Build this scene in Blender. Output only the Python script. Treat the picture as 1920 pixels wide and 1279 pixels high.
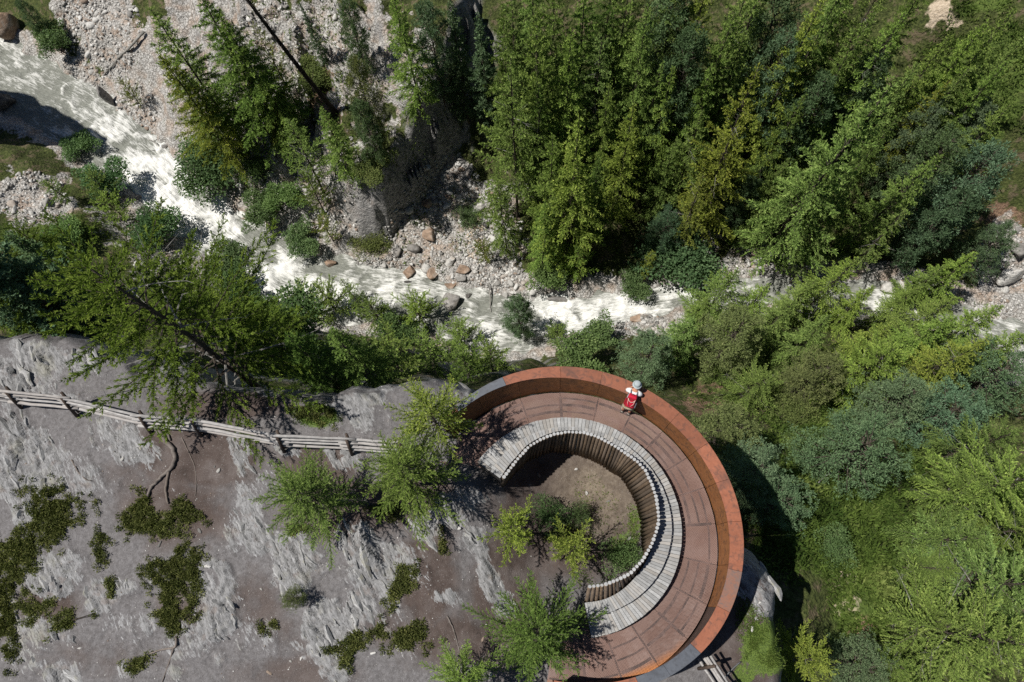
import bpy, bmesh, math, random
import numpy as np
from mathutils import Vector, Matrix

scene = bpy.context.scene
for o in list(bpy.data.objects):
    bpy.data.objects.remove(o)
COL = scene.collection

# ------------------------------------------------------------------ camera
FPX, CX, CY, NX, NY, CAMZ = 1400.0, 960.0, 639.5, 1000.0, 1093.0, 23.0
_n = np.array([NX - CX, -(NY - CY), -FPX]); _n /= np.linalg.norm(_n)
_zw = -_n
_xw = np.array([1.0, 0, 0]); _xw -= (_xw @ _zw) * _zw; _xw /= np.linalg.norm(_xw)
_yw = np.cross(_zw, _xw)
ROT = np.array([_xw, _yw, _zw])            # camera axes to world axes
CPOS = np.array([0, 0, CAMZ])
cam_data = bpy.data.cameras.new('camera')
cam_data.sensor_width = 36.0
cam_data.lens = 36.0 * FPX / 1920.0
cam_data.clip_start = 0.1
cam_data.clip_end = 2000
cam = bpy.data.objects.new('camera', cam_data)
COL.objects.link(cam)
M4 = Matrix([list(ROT[0]) + [0], list(ROT[1]) + [0], list(ROT[2]) + [CAMZ], [0, 0, 0, 1]])
cam.matrix_world = M4
scene.camera = cam

# ------------------------------------------------------------------ light
SUN_EL, SUN_AZ = math.radians(63.0), math.radians(180 + 2)   # direction towards the sun, azimuth from +X
sd = Vector((math.cos(SUN_EL) * math.cos(SUN_AZ), math.cos(SUN_EL) * math.sin(SUN_AZ), math.sin(SUN_EL)))
sun_data = bpy.data.lights.new('sun', 'SUN')
sun_data.energy = 5.0
sun_data.angle = math.radians(0.53)
sun_data.color = (1.0, 0.955, 0.88)
sun = bpy.data.objects.new('sun', sun_data)
COL.objects.link(sun)
sun.rotation_euler = (-sd).to_track_quat('-Z', 'Y').to_euler()
sun.location = sd * 60
world = bpy.data.worlds.new('World')
scene.world = world
world.use_nodes = True
wn = world.node_tree
bg = wn.nodes['Background']
sky = wn.nodes.new('ShaderNodeTexSky')
sky.sky_type = 'NISHITA'
sky.sun_disc = False
sky.sun_elevation = SUN_EL
sky.sun_rotation = math.pi / 2 - SUN_AZ
sky.altitude = 2000
wn.links.new(sky.outputs[0], bg.inputs[0])
bg.inputs[1].default_value = 0.05
scene.view_settings.view_transform = 'Standard'
scene.view_settings.look = 'None'
scene.view_settings.exposure = 0.3
scene.view_settings.gamma = 1.0
scene.render.engine = 'CYCLES'
scene.cycles.max_bounces = 5
scene.cycles.diffuse_bounces = 2
scene.cycles.glossy_bounces = 2
scene.cycles.transmission_bounces = 3
scene.cycles.transparent_max_bounces = 8
scene.cycles.use_denoising = False

# ------------------------------------------------------------------ helpers
def at(u, v, z):
    """world point(s) seen at photograph position u, v and lying at height z"""
    u = np.asarray(u, float); v = np.asarray(v, float)
    d = np.stack([u - CX, -(v - CY), -FPX + 0 * u], -1) @ ROT.T
    t = (np.asarray(z, float) - CAMZ) / d[..., 2]
    return CPOS + d * t[..., None]

def pix(p):
    c = (np.asarray(p, float) - CPOS) @ ROT
    w = np.minimum(c[..., 2], -1e-3)
    return CX - FPX * c[..., 0] / w, CY + FPX * c[..., 1] / w

def _hash(ix, iy, seed):
    h = (ix.astype(np.int64) * 374761393 + iy.astype(np.int64) * 668265263 + seed * 1274126177) & 0xffffffff
    h = ((h ^ (h >> 13)) * 1274126177) & 0xffffffff
    return ((h ^ (h >> 16)) & 0xffff) / 65535.0

def vn(x, y, seed=0):
    ix = np.floor(x); iy = np.floor(y)
    fx = x - ix; fy = y - iy
    fx = fx * fx * (3 - 2 * fx); fy = fy * fy * (3 - 2 * fy)
    a = _hash(ix, iy, seed); b = _hash(ix + 1, iy, seed)
    c = _hash(ix, iy + 1, seed); d = _hash(ix + 1, iy + 1, seed)
    return (a + (b - a) * fx) * (1 - fy) + (c + (d - c) * fx) * fy

def fbm(x, y, seed=0, octv=4, gain=0.5):
    s = 0; a = 1; t = 0
    for k in range(octv):
        s = s + a * vn(x, y, seed + k * 17); t += a
        a *= gain; x = x * 2.03 + 11.7; y = y * 2.03 - 5.3
    return s / t

def sst(a, b, x):
    t = np.clip((x - a) / (b - a), 0, 1)
    return t * t * (3 - 2 * t)

def seg_dist(x, y, P):
    """distance to polyline P, arc length of the nearest point, side sign (left of direction > 0)"""
    best = np.full(x.shape, 1e9); arc = np.zeros(x.shape); side = np.ones(x.shape)
    s0 = 0
    for i in range(len(P) - 1):
        a = P[i]; d = P[i + 1] - a; L = np.hypot(*d)
        t = np.clip(((x - a[0]) * d[0] + (y - a[1]) * d[1]) / L ** 2, 0, 1)
        q = np.hypot(x - a[0] - t * d[0], y - a[1] - t * d[1])
        m = q < best
        best = np.where(m, q, best); arc = np.where(m, s0 + t * L, arc)
        side = np.where(m, np.sign(d[0] * (y - a[1]) - d[1] * (x - a[0])), side)
        s0 += L
    return best, arc, side

def in_poly(x, y, P):
    r = np.zeros(x.shape, bool)
    n = len(P)
    for i in range(n):
        x0, y0 = P[i]; x1, y1 = P[(i + 1) % n]
        if y0 == y1: continue
        c = ((y0 > y) != (y1 > y)) & (x < (x1 - x0) * (y - y0) / (y1 - y0) + x0)
        r ^= c
    return r

class RBF:
    def __init__(s, P, z, smooth=0.0):
        s.P = P; n = len(P)
        D = np.hypot(P[:, None, 0] - P[None, :, 0], P[:, None, 1] - P[None, :, 1])
        A = np.zeros((n + 3, n + 3)); A[:n, :n] = -D - smooth * np.eye(n)
        A[:n, n] = 1; A[:n, n + 1:] = P; A[n, :n] = 1; A[n + 1:, :n] = P.T
        s.w = np.linalg.solve(A, np.r_[z, 0, 0, 0])
    def __call__(s, x, y):
        n = len(s.P); r = np.full(x.shape, s.w[n]) + s.w[n + 1] * x + s.w[n + 2] * y
        for i in range(n):
            r = r - s.w[i] * np.hypot(x - s.P[i, 0], y - s.P[i, 1])
        return r

def link(o, parent=None):
    COL.objects.link(o)
    if parent is not None: o.parent = parent
    return o

def tag(o, label=None, cat=None, group=None, kind=None):
    if label: o['label'] = label
    if cat: o['category'] = cat
    if group: o['group'] = group
    if kind: o['kind'] = kind
    return o

def empty(name, loc=(0, 0, 0), rz=0.0):
    o = bpy.data.objects.new(name, None)
    o.empty_display_size = 0.2
    o.location = loc; o.rotation_euler = (0, 0, rz)
    return link(o)

def new_mesh(name, V, Fc, mats=(), smooth=False, attrs=None, midx=None):
    """V (n,3); Fc a list of (m,k) int arrays (quads, triangles) or one list of faces"""
    me = bpy.data.meshes.new(name)
    V = np.asarray(V, np.float32)
    if isinstance(Fc, np.ndarray): Fc = [Fc]
    if isinstance(Fc, list) and len(Fc) and not isinstance(Fc[0], np.ndarray):
        me.from_pydata([tuple(map(float, v)) for v in V], [], Fc)
    else:
        me.vertices.add(len(V)); me.vertices.foreach_set('co', V.ravel())
        nl = sum(f.size for f in Fc); npoly = sum(len(f) for f in Fc)
        me.loops.add(nl); me.polygons.add(npoly)
        me.loops.foreach_set('vertex_index', np.concatenate([f.ravel() for f in Fc]).astype(np.int32))
        tot = np.concatenate([np.full(len(f), f.shape[1]) for f in Fc])
        st = np.r_[0, np.cumsum(tot)[:-1]]
        me.polygons.foreach_set('loop_start', st.astype(np.int32))
        me.polygons.foreach_set('loop_total', tot.astype(np.int32))
        me.update(calc_edges=True)
    for m in mats: me.materials.append(m)
    if smooth: me.polygons.foreach_set('use_smooth', np.ones(len(me.polygons), bool))
    if midx is not None: me.polygons.foreach_set('material_index', np.asarray(midx, np.int32))
    for k, a in (attrs or {}).items():
        at_ = me.attributes.new(k, 'FLOAT', 'POINT')
        at_.data.foreach_set('value', np.asarray(a, np.float32).ravel())
    return me

def obj(name, me, parent=None, loc=None, rot=None):
    o = bpy.data.objects.new(name, me)
    if loc is not None: o.location = loc
    if rot is not None: o.rotation_euler = rot
    return link(o, parent)

def grid_faces(nx, ny):
    i = np.arange(nx * ny).reshape(ny, nx)
    return np.stack([i[:-1, :-1], i[:-1, 1:], i[1:, 1:], i[1:, :-1]], -1).reshape(-1, 4)

class MB:
    """collects pieces for one mesh"""
    def __init__(s): s.v = []; s.f = []; s.m = []; s.n = 0
    def add(s, V, Fc, m=0):
        for q in V: s.v.append(tuple(map(float, q)))
        for q in Fc: s.f.append(tuple(int(k) + s.n for k in q)); s.m.append(m)
        s.n += len(V)
    def tube(s, pts, radii, seg=8, m=0, cap=True, mcap=None, flat=1.0):
        pts = [Vector(p) for p in pts]
        if not hasattr(radii, '__len__'): radii = [radii] * len(pts)
        rings = []
        t0 = (pts[1] - pts[0]).normalized()
        ref = Vector((0, 0, 1)) if abs(t0.z) < 0.9 else Vector((1, 0, 0))
        a = t0.cross(ref).normalized()
        V = []
        for i, p in enumerate(pts):
            t = (pts[min(i + 1, len(pts) - 1)] - pts[max(i - 1, 0)]).normalized()
            a = (a - t * a.dot(t)).normalized(); b = t.cross(a)
            for k in range(seg):
                q = 2 * math.pi * k / seg
                V.append(p + (a * math.cos(q) + b * math.sin(q) * flat) * radii[i])
        Fc = []
        for i in range(len(pts) - 1):
            for k in range(seg):
                k2 = (k + 1) % seg
                Fc.append((i * seg + k, i * seg + k2, (i + 1) * seg + k2, (i + 1) * seg + k))
        s.add(V, Fc, m)
        if cap:
            n0 = s.n - len(V)
            s.f.append(tuple(n0 + k for k in reversed(range(seg)))); s.m.append(m if mcap is None else mcap)
            s.f.append(tuple(n0 + (len(pts) - 1) * seg + k for k in range(seg))); s.m.append(m if mcap is None else mcap)
    def hexa(s, lo, hi, m=0):
        """solid between two quads (4 points each, same winding)"""
        V = list(lo) + list(hi)
        s.add(V, [(3, 2, 1, 0), (4, 5, 6, 7), (0, 1, 5, 4), (1, 2, 6, 5), (2, 3, 7, 6), (3, 0, 4, 7)], m)
    def box(s, c, d, rz=0, m=0):
        c = Vector(c); R = Matrix.Rotation(rz, 3, 'Z')
        P = [c + R @ Vector((sx * d[0] / 2, sy * d[1] / 2, sz * d[2] / 2)) for sz in (-1, 1) for sx, sy in ((-1, -1), (1, -1), (1, 1), (-1, 1))]
        s.hexa(P[:4], P[4:], m)
    def mesh(s, name, mats, smooth=False):
        me = new_mesh(name, np.array(s.v), s.f, mats, smooth)
        me.polygons.foreach_set('material_index', s.m)
        return me
    def build(s, name, mats, parent=None, smooth=False):
        if not isinstance(mats, (list, tuple)): mats = [mats]
        return obj(name, s.mesh(name, mats, smooth), parent)

# ------------------------------------------------------------------ materials
class NT:
    def __init__(s, name):
        s.mat = bpy.data.materials.new(name); s.mat.use_nodes = True
        s.t = s.mat.node_tree; s.b = s.t.nodes['Principled BSDF']; s.out = s.t.nodes['Material Output']
    def n(s, typ, **kw):
        x = s.t.nodes.new('ShaderNode' + typ)
        for k, v in kw.items():
            if k in x.inputs: s.set(x.inputs[k], v)
            else: setattr(x, k, v)
        return x
    def set(s, sock, v):
        if isinstance(v, bpy.types.NodeSocket): s.t.links.new(v, sock)
        elif isinstance(v, bpy.types.Node): s.t.links.new(v.outputs[0], sock)
        else:
            try: sock.default_value = v
            except Exception: sock.default_value = tuple(v) + (1,)
    def noise(s, scale, detail=4, rough=0.55, vec=None, dist=0.0):
        x = s.n('TexNoise', Scale=scale, Detail=detail, Roughness=rough, Distortion=dist)
        if vec is not None: s.set(x.inputs['Vector'], vec)
        return x.outputs[0]
    def ramp(s, fac, stops):
        x = s.n('ValToRGB'); s.set(x.inputs[0], fac)
        e = x.color_ramp.elements
        while len(e) < len(stops): e.new(0.5)
        for el, (p, c) in zip(e, stops):
            el.position = p; el.color = (c, c, c, 1) if not hasattr(c, '__len__') else tuple(c) + (1,)
        return x.outputs[0]
    def mix(s, fac, a, b, typ='MIX'):
        x = s.n('Mix', data_type='RGBA', blend_type=typ)
        s.set(x.inputs[0], fac); s.set(x.inputs[6], a); s.set(x.inputs[7], b)
        return x.outputs[2]
    def math(s, op, a, b=0.0, c=0.0, clamp=False):
        x = s.n('Math', operation=op, use_clamp=clamp)
        for i, q in enumerate((a, b, c)): s.set(x.inputs[i], q)
        return x.outputs[0]
    def attr(s, name):
        return s.n('Attribute', attribute_name=name).outputs['Fac']
    def geo(s): return s.n('NewGeometry').outputs['Position']
    def objc(s): return s.n('TexCoord').outputs['Object']
    def map(s, vec, scale=(1, 1, 1), rot=(0, 0, 0)):
        x = s.n('Mapping'); s.set(x.inputs[0], vec); x.inputs['Scale'].default_value = scale; x.inputs['Rotation'].default_value = rot
        return x.outputs[0]
    def rnd(s): return s.n('ObjectInfo').outputs['Random']
    def col(s): return s.n('ObjectInfo').outputs['Color']
    def bump(s, h, strength=0.4, dist=0.05):
        x = s.n('Bump', Strength=strength, Distance=dist); s.set(x.inputs['Height'], h)
        s.set(s.b.inputs['Normal'], x.outputs[0])
    def done(s, color, rough=0.8, metal=0.0, spec=0.3):
        s.set(s.b.inputs['Base Color'], color); s.set(s.b.inputs['Roughness'], rough)
        s.set(s.b.inputs['Metallic'], metal); s.b.inputs['Specular IOR Level'].default_value = spec
        return s.mat

def simple(name, c, rough=0.7, var=0.15, scale=8.0, spec=0.3, metal=0.0):
    m = NT(name)
    nz = m.noise(scale, 5, 0.6, m.objc())
    k = m.ramp(nz, [(0.3, tuple(q * (1 - var) for q in c)), (0.7, tuple(min(1, q * (1 + var)) for q in c))])
    return m.done(k, rough, metal, spec)
# ------------------------------------------------------------------ the lie of the land
def W(pts):
    a = np.array(pts, float); return at(a[:, 0], a[:, 1], a[:, 2])

RIVER = [(-160, 70, -32.0, 85), (-40, 118, -32.2, 90), (50, 165, -32.3, 98), (130, 205, -32.4, 92), (205, 255, -32.5, 90), (275, 318, -32.7, 85),
         (335, 375, -32.9, 85), (405, 430, -33.1, 95), (475, 482, -33.3, 110), (560, 525, -33.5, 125), (650, 545, -33.5, 115), (740, 556, -33.4, 105),
         (830, 575, -33.3, 105), (905, 600, -33.2, 110), (975, 605, -33.0, 95), (1060, 590, -32.7, 72), (1150, 577, -32.4, 58),
         (1250, 562, -32.0, 48), (1350, 550, -31.7, 46), (1480, 545, -31.3, 50), (1600, 552, -31.0, 55), (1700, 570, -30.6, 60),
         (1800, 605, -30.2, 60), (1950, 650, -29.8, 60), (2150, 690, -29.2, 60)]
RV = W([r[:3] for r in RIVER])
# smooth the centre line (Catmull-Rom)
def smooth_line(P, n=8):
    P = np.vstack([2 * P[0] - P[1], P, 2 * P[-1] - P[-2]]); out = []
    for i in range(1, len(P) - 2):
        for k in range(n):
            t = k / n
            out.append(0.5 * (2 * P[i] + (P[i + 1] - P[i - 1]) * t + (2 * P[i - 1] - 5 * P[i] + 4 * P[i + 1] - P[i + 2]) * t * t
                              + (3 * P[i] - P[i - 1] - 3 * P[i + 1] + P[i + 2]) * t ** 3))
    out.append(P[-2]); return np.array(out)
RVW = np.array([r[3] * np.linalg.norm(p - CPOS) / FPX * 0.5 * 1.05 for r, p in zip(RIVER, RV)])
RS = smooth_line(np.c_[RV, RVW])
R_ARC = np.r_[0, np.cumsum(np.hypot(*np.diff(RS[:, :2], axis=0).T))]

def far(u, v, k, ex=0.0):
    """far side: the ray meets a slope of gradient k rising from the bank"""
    rv = np.interp(u, [r[0] for r in RIVER], [r[1] for r in RIVER]); rz = np.interp(u, [r[0] for r in RIVER], [r[2] for r in RIVER])
    p0 = at(u, rv, rz); y0 = p0[1] + 3.0
    d = at(u, v, -1.0 + 0.0) - at(u, v, 0.0); d = d / -d[2]     # per metre of descent
    p1 = at(u, v, rz)
    # height h above river level: y = p1.y - d.y*h ; h = k*(y - y0)
    h = max(0.3, k * (p1[1] - y0) / (1 + k * d[1])) + ex
    return (u, v, rz + h)
CTRL = [far(u, v, k, ex) for u, v, k, ex in [
    (-150, -60, .5, 0), (60, 40, .5, 0), (200, 90, .5, 0), (200, -100, .6, 0), (330, 200, .5, 0), (330, 0, .6, 0), (450, 250, .5, 0), (480, 100, .6, 0), (520, 380, .5, 0), (540, 250, .6, 0),
    (600, 430, .5, 0), (620, 250, .65, 0), (640, 100, .7, 0), (600, -80, .75, 0), (690, 460, .4, -.5), (740, 250, .65, 0), (760, 100, .7, 0), (760, -60, .75, 0),
    (800, 500, .4, 0), (830, 420, .5, 0), (860, 300, .6, 0), (900, 180, .7, 0), (900, -20, .75, 0), (940, 520, .4, 0), (950, 400, .6, 0), (1000, 250, .75, 0),
    (1000, 60, .8, 0), (1020, -120, .8, 0), (1100, 500, .6, 0), (1150, 400, .75, 0), (1200, 250, .8, 0), (1250, 60, .82, 0), (1250, -120, .82, 0),
    (1300, 480, .8, 0), (1400, 470, .8, 0), (1380, 330, .8, 0), (1450, 150, .82, 0), (1500, -50, .82, 0), (1500, 490, .8, 0), (1600, 420, .75, 0),
    (1620, 250, .8, 0), (1750, 420, .7, 0), (1750, 200, .78, 0), (1760, 30, .8, 0), (1920, 470, .7, 0), (1920, 300, .75, 0), (1920, 100, .8, 0), (2050, 500, .7, 0), (2100, 200, .8, 0), (2000, -60, .8, 0)]]
CTRL += [
    # near side, left
    (-150, 300, -30), (20, 270, -29.5), (60, 380, -30.5), (180, 330, -31.5), (250, 420, -31.5), (20, 460, -27), (120, 480, -28.5), (320, 500, -30.5),
    (40, 570, -19), (200, 590, -20), (-150, 560, -17), (350, 590, -25), (450, 620, -23.5), (470, 560, -31.5), (560, 610, -29.5), (600, 680, -21),
    (700, 620, -30.5), (720, 690, -22), (820, 650, -29.5), (850, 700, -22), (930, 660, -31), (1000, 650, -31.5), (1000, 720, -20), (1100, 625, -31.2), (1180, 620, -30.8),
    # near side, right
    (1200, 700, -25), (1150, 850, -12), (1300, 620, -29.5), (1320, 720, -24.5), (1330, 850, -15), (1450, 640, -27.5), (1450, 760, -22), (1440, 900, -12), (1600, 640, -27), (1600, 760, -21.5),
    (1620, 900, -13), (1480, 1010, -7.2), (1500, 1150, -6.6), (1600, 1030, -9.2), (1600, 1190, -7.6), (1540, 1290, -6), (1500, 1400, -5), (1750, 700, -24), (1780, 900, -16.5),
    (1780, 1100, -12), (1780, 1290, -9), (1920, 720, -24), (1920, 900, -17.5), (1920, 1100, -13), (1920, 1300, -9.5), (2150, 800, -20), (2150, 1200, -11), (1700, 1450, -6)]
_c = W(CTRL)
_cz = np.array([c[2] for c in CTRL], float)
_rc = RS[::4, :3]
LAND = RBF(np.vstack([_c[:, :2], _rc[:, :2]]), np.r_[_cz, _rc[:, 2]], 0.05)

CLIFF = W([far(u, v, .66) for u, v in [(905, 20), (888, 110), (866, 215), (800, 325), (735, 420), (697, 478), (680, 530)]])[:, :2]
CL_LEN = np.hypot(*np.diff(CLIFF, axis=0).T).sum()

SHADE_SPUR = at(-150, 190, -30)[:2]
def valley(x, y):
    z = LAND(x, y)
    z = z + (fbm(x * 0.22, y * 0.22, 3, 4) - 0.5) * 2.6
    # the undercut cliff face above the talus
    d, arc, side = seg_dist(x, y, CLIFF)
    d = d + (fbm(x * 0.6, y * 0.6, 9, 3) - 0.5) * 1.6
    sdist = -d * side                     # > 0 on the left (uphill) side
    hgt = 7.0 * sst(-0.5, 4, arc) * (1 - 0.5 * sst(CL_LEN - 7, CL_LEN, arc))
    step = sst(-0.5, 0.6, sdist) * np.exp(-np.maximum(sdist, 0) / 9.0)
    strat = (fbm(x * 1.7 + y * 0.6, y * 0.35, 31, 3) - 0.5) * 1.5 * np.exp(-(d / 1.4) ** 2)
    z = z + hgt * step + strat
    # rock spur added beyond the left border, raised to shade the upper pool
    q = np.hypot((x - SHADE_SPUR[0]) / 6.5, (y - SHADE_SPUR[1]) / 4.6) + (fbm(x * .5, y * .5, 15, 3) - .5) * .5
    z = z + 22.0 * sst(1.15, .75, q)
    # craggy bedrock on the left far slope
    u_, v_ = pix(np.stack([x, y, z], -1))
    crag = sst(1.3, .6, np.hypot((u_ - 560) / 230, (v_ - 150) / 240))
    z = z + crag * (np.abs(fbm(x * .45 + y * .2, y * .35, 16, 4) - .5) * -7.0 + (fbm(x * 1.6, y * 1.2, 18, 3) - .5) * 1.8 + .8)
    rough = (fbm(x * 0.9, y * 0.9, 5, 4) - 0.5)
    z = z + rough * 1.0
    # river channel
    d, arc, side = seg_dist(x, y, RS[::2, :2])
    hw = np.interp(arc, R_ARC, RS[:, 3]); zr = np.interp(arc, R_ARC, RS[:, 2])
    e = d - hw + (fbm(x * 0.7, y * 0.7, 77, 3) - 0.5) * 1.5
    bank = zr + 0.5 * sst(-0.1, 0.7, e) + (fbm(x * 1.3, y * 1.3, 8, 3) - 0.4) * 0.9 * sst(0.1, 1.0, e)
    z = np.where(e < 0, zr - 0.7 * sst(0, -0.8, e), bank + (z - bank) * sst(0.6, 4.0, e))
    return z

PLAT_EDGE = [(-420, 615), (-120, 635), (0, 645), (70, 632), (150, 655), (260, 690), (380, 722), (470, 738), (560, 757), (625, 757), (668, 738), (705, 733), (745, 742), (800, 735), (872, 742),
             (960, 800), (1060, 822), (1150, 848), (1225, 915), (1246, 985), (1262, 1030), (1320, 1040), (1392, 1045), (1420, 1062), (1452, 1105),
             (1462, 1180), (1475, 1290), (1520, 1500), (1000, 1750), (-420, 1750)]
PE = at([p[0] for p in PLAT_EDGE], [p[1] for p in PLAT_EDGE], -0.4)[:, :2]
PCTRL = [(-350, 1600, -1.2), (-300, 900, -0.3), (-200, 680, 0.2), (0, 1279, -0.55), (300, 1279, -0.5), (600, 1279, -0.4), (880, 1279, -0.4), (600, 1600, -.8), (1000, 1600, -.8), (150, 1000, -0.1), (350, 1000, -0.05), (0, 900, -0.15), (0, 740, 0.1),
         (300, 780, 0.15), (120, 690, 0.1), (560, 765, 0.1), (700, 755, 0.05), (560, 1020, 0.1), (700, 1000, -0.02), (850, 880, -0.07), (800, 820, -0.05), (860, 790, -0.12), (900, 950, -0.2), (820, 1100, -0.15),
         (900, 1150, -0.4), (1000, 1050, -1.2), (1060, 900, -1.8), (1060, 852, -1.9), (1130, 885, -1.92), (1165, 900, -1.92), (1200, 975, -1.92), (1185, 1050, -1.75), (1100, 1080, -1.45),
         (960, 940, -0.7), (975, 895, -1.3), (940, 912, -0.5), (1010, 865, -1.8), (1060, 1150, -0.95), (1100, 1200, -.7), (1050, 1279, -0.6), (1200, 1200, -0.9), (1300, 1150, -1.2), (1200, 880, -2.0), (1250, 1000, -1.9), (920, 820, -0.4), (1000, 830, -1.2),
         (1330, 1060, -1.5), (1430, 1100, -1.25), (1400, 1180, -1.15), (1350, 1279, -0.95), (1440, 1270, -1.2), (1300, 1500, -.8), (1500, 1500, -1.4)]
_p = W(PCTRL)
PLATEAU = RBF(_p[:, :2], np.array([c[2] for c in PCTRL], float), 0.02)

ROCKS = [(300, 1080, 40, 30, 0, .5), (60, 1200, 90, 60, 0, .55), (350, 1200, 60, 50, 0, .5), (130, 900, 80, 60, 0, .5), (500, 900, 30, 30, 0, .5), (770, 1060, 40, 60, -20, .5), (730, 1150, 40, 40, 0, .5), (330, 800, 50, 30, 0, .4), (800, 990, 40, 40, -20, .6), (950, 1130, 20, 40, -20, .6), (480, 1200, 50, 40, 0, .45),
         (30, 870, 95, 100, 20, .9), (60, 960, 60, 50, 0, .7), (235, 830, 70, 38, 20, .8), (470, 985, 32, 80, -28, 1.), (548, 1058, 48, 62, -10, 1.), (105, 1085, 62, 46, 0, 1.), (190, 1112, 40, 34, 0, .8),
         (408, 1128, 48, 75, -10, 1.), (700, 1060, 70, 60, 25, 1.1), (665, 1020, 50, 30, 30, .8), (622, 1180, 52, 60, -10, 1.1), (672, 1150, 34, 50, 0, 1.), (632, 1245, 26, 55, 0, 1.), (850, 958, 52, 34, -35, 1.), (915, 1075, 24, 85, -22, 1.1), (885, 1010, 30, 25, -20, .8),
         (840, 1122, 28, 20, 30, .7), (447, 840, 24, 44, -15, .9), (663, 770, 55, 26, 20, 1.), (700, 748, 30, 14, 0, 1.1), (235, 1102, 28, 16, 0, .7), (50, 692, 75, 44, 0, 1.), (110, 742, 60, 26, 10, .6), (120, 1262, 40, 28, 0, .8), (330, 1262, 18, 18, 0, .8),
         (228, 1255, 14, 22, -20, .7), (412, 1232, 14, 16, -20, .5), (640, 860, 40, 26, 20, .6), (535, 838, 30, 16, 20, .7), (10, 1140, 26, 50, 0, .6), (1000, 1230, 40, 40, 0, .0), (1425, 1100, 46, 70, -15, .9), (760, 1230, 26, 16, 0, .4), (880, 738, 30, 16, 0, 1.), (180, 905, 45, 14, 30, .5), (150, 680, 50, 30, 0, .8), (330, 905, 26, 40, -20, .4), (560, 1210, 18, 10, 30, .5), (15, 780, 40, 40, 0, .6),(255, 1170, 60, 40, 0, .45), (140, 1180, 50, 30, 0, .4), (440, 1010, 20, 40, -20, .5)]
def rock_mask(x, y, z):
    u, v = pix(np.stack([x, y, z], -1))
    m = np.zeros(x.shape)
    nz = (fbm(x * 1.6, y * 1.6, 40, 4) - 0.5) * 1.5
    for (cu, cv, ru, rv, an, st) in ROCKS:
        a = math.radians(an); du = (u - cu); dv = (v - cv)
        p = (du * math.cos(a) + dv * math.sin(a)) / ru; q = (-du * math.sin(a) + dv * math.cos(a)) / rv
        m = np.maximum(m, st * sst(1.5, 0.45, np.hypot(p, q) + nz * 0.8))
    return m

def saw(t):
    f = t - np.floor(t)
    return np.where(f < 0.8, f / 0.8, (1 - f) / 0.2)

def plateau(x, y, detail=True):
    z = PLATEAU(x, y)
    z = z + (fbm(x * 0.45, y * 0.45, 21, 4) - 0.5) * 0.30
    dd, _, _ = seg_dist(x, y, np.vstack([PE, PE[:1]]))
    ins = in_poly(x, y, PE)
    sd_ = np.where(ins, dd, -dd)
    rk = rock_mask(x, y, z)
    if detail:
        A = math.radians(-58)          # strike of the schist
        s = x * math.cos(A) + y * math.sin(A); t = -x * math.sin(A) + y * math.cos(A)
        wv = t * 3.4 + (fbm(s * 0.35, t * 0.5, 50, 3) - 0.5) * 5.0 + (fbm(s * 2.2, t * 3, 57, 2) - .5) * .7
        def blades(w, ln, sd_):
            k = np.floor(w); f = w - k
            so = s + _hash(k, k * 0, sd_) * 9
            j = np.floor(so / ln); fs = so / ln - j
            hh = _hash(k, j, sd_ + 1)
            ends = sst(0, .12, fs) * sst(1, .8, fs)
            return hh, f, ends
        h1, f1, e1 = blades(wv, 1.1, 101)
        h2, f2, e2 = blades(wv * 2.6 + 7, 0.5, 103)
        bl = h1 * (0.35 + 0.65 * e1) * (0.55 + 0.45 * f1)
        blk = (fbm(s * 0.8, t * 1.6, 60, 3) - 0.5) * 0.34
        rk = np.where(rk > 0.02, rk * (0.35 + 0.6 * h1 + 0.3 * h2), 0)
        rkc = np.clip(rk, 0, 1.1)
        z = z + rkc * (0.03 + 0.14 * bl + 0.04 * h2 * e2 + blk)
        z = z + (fbm(x * 5, y * 5, 66, 4) - 0.5) * 0.05 * (1 - np.clip(rk, 0, 1))
    # break off at the edge
    e = sd_ + (fbm(x * 0.8, y * 0.8, 70, 4) - 0.5) * 0.9
    drop = sst(0.25, -1.6, e)
    v = valley_q(x, y)
    low = np.minimum(v - 1.2 * sst(-1.1, -1.9, e), z - 1.2)
    z = z + (low - z) * drop
    return z, rk, e

# sampled once, then read back by interpolation
GX0, GX1, GY0, GY1, GS = -66.0, 66.0, -16.0, 68.0, 0.25
gnx = int((GX1 - GX0) / GS) + 1; gny = int((GY1 - GY0) / GS) + 1
_gx, _gy = np.meshgrid(GX0 + GS * np.arange(gnx), GY0 + GS * np.arange(gny))
VG = valley(_gx, _gy)
# under the plateau the slope is pulled up to a shoulder a little below the rock surface
_dd, _, _ = seg_dist(_gx, _gy, np.vstack([PE, PE[:1]])); _in = in_poly(_gx, _gy, PE)
_sd = np.where(_in, _dd, -_dd)
_out = np.maximum(-_sd, 0)
_shoulder = np.where(_in, -3.2, -3.0 - 2.6 * _out + (fbm(_gx * .5, _gy * .5, 12, 4) - .5) * 3.5)
VG = np.maximum(VG, np.where(_sd > -9, np.minimum(_shoulder, -2.4), -99))
VG = np.where(_in & (_dd > 0.6), -3.4, VG)

def bil(G, x, y, x0, y0, s):
    fx = np.clip((x - x0) / s, 0, G.shape[1] - 1.001); fy = np.clip((y - y0) / s, 0, G.shape[0] - 1.001)
    ix = fx.astype(int); iy = fy.astype(int); a = fx - ix; b = fy - iy
    return (G[iy, ix] * (1 - a) + G[iy, ix + 1] * a) * (1 - b) + (G[iy + 1, ix] * (1 - a) + G[iy + 1, ix + 1] * a) * b
def valley_q(x, y): return bil(VG, x, y, GX0, GY0, GS)

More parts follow.
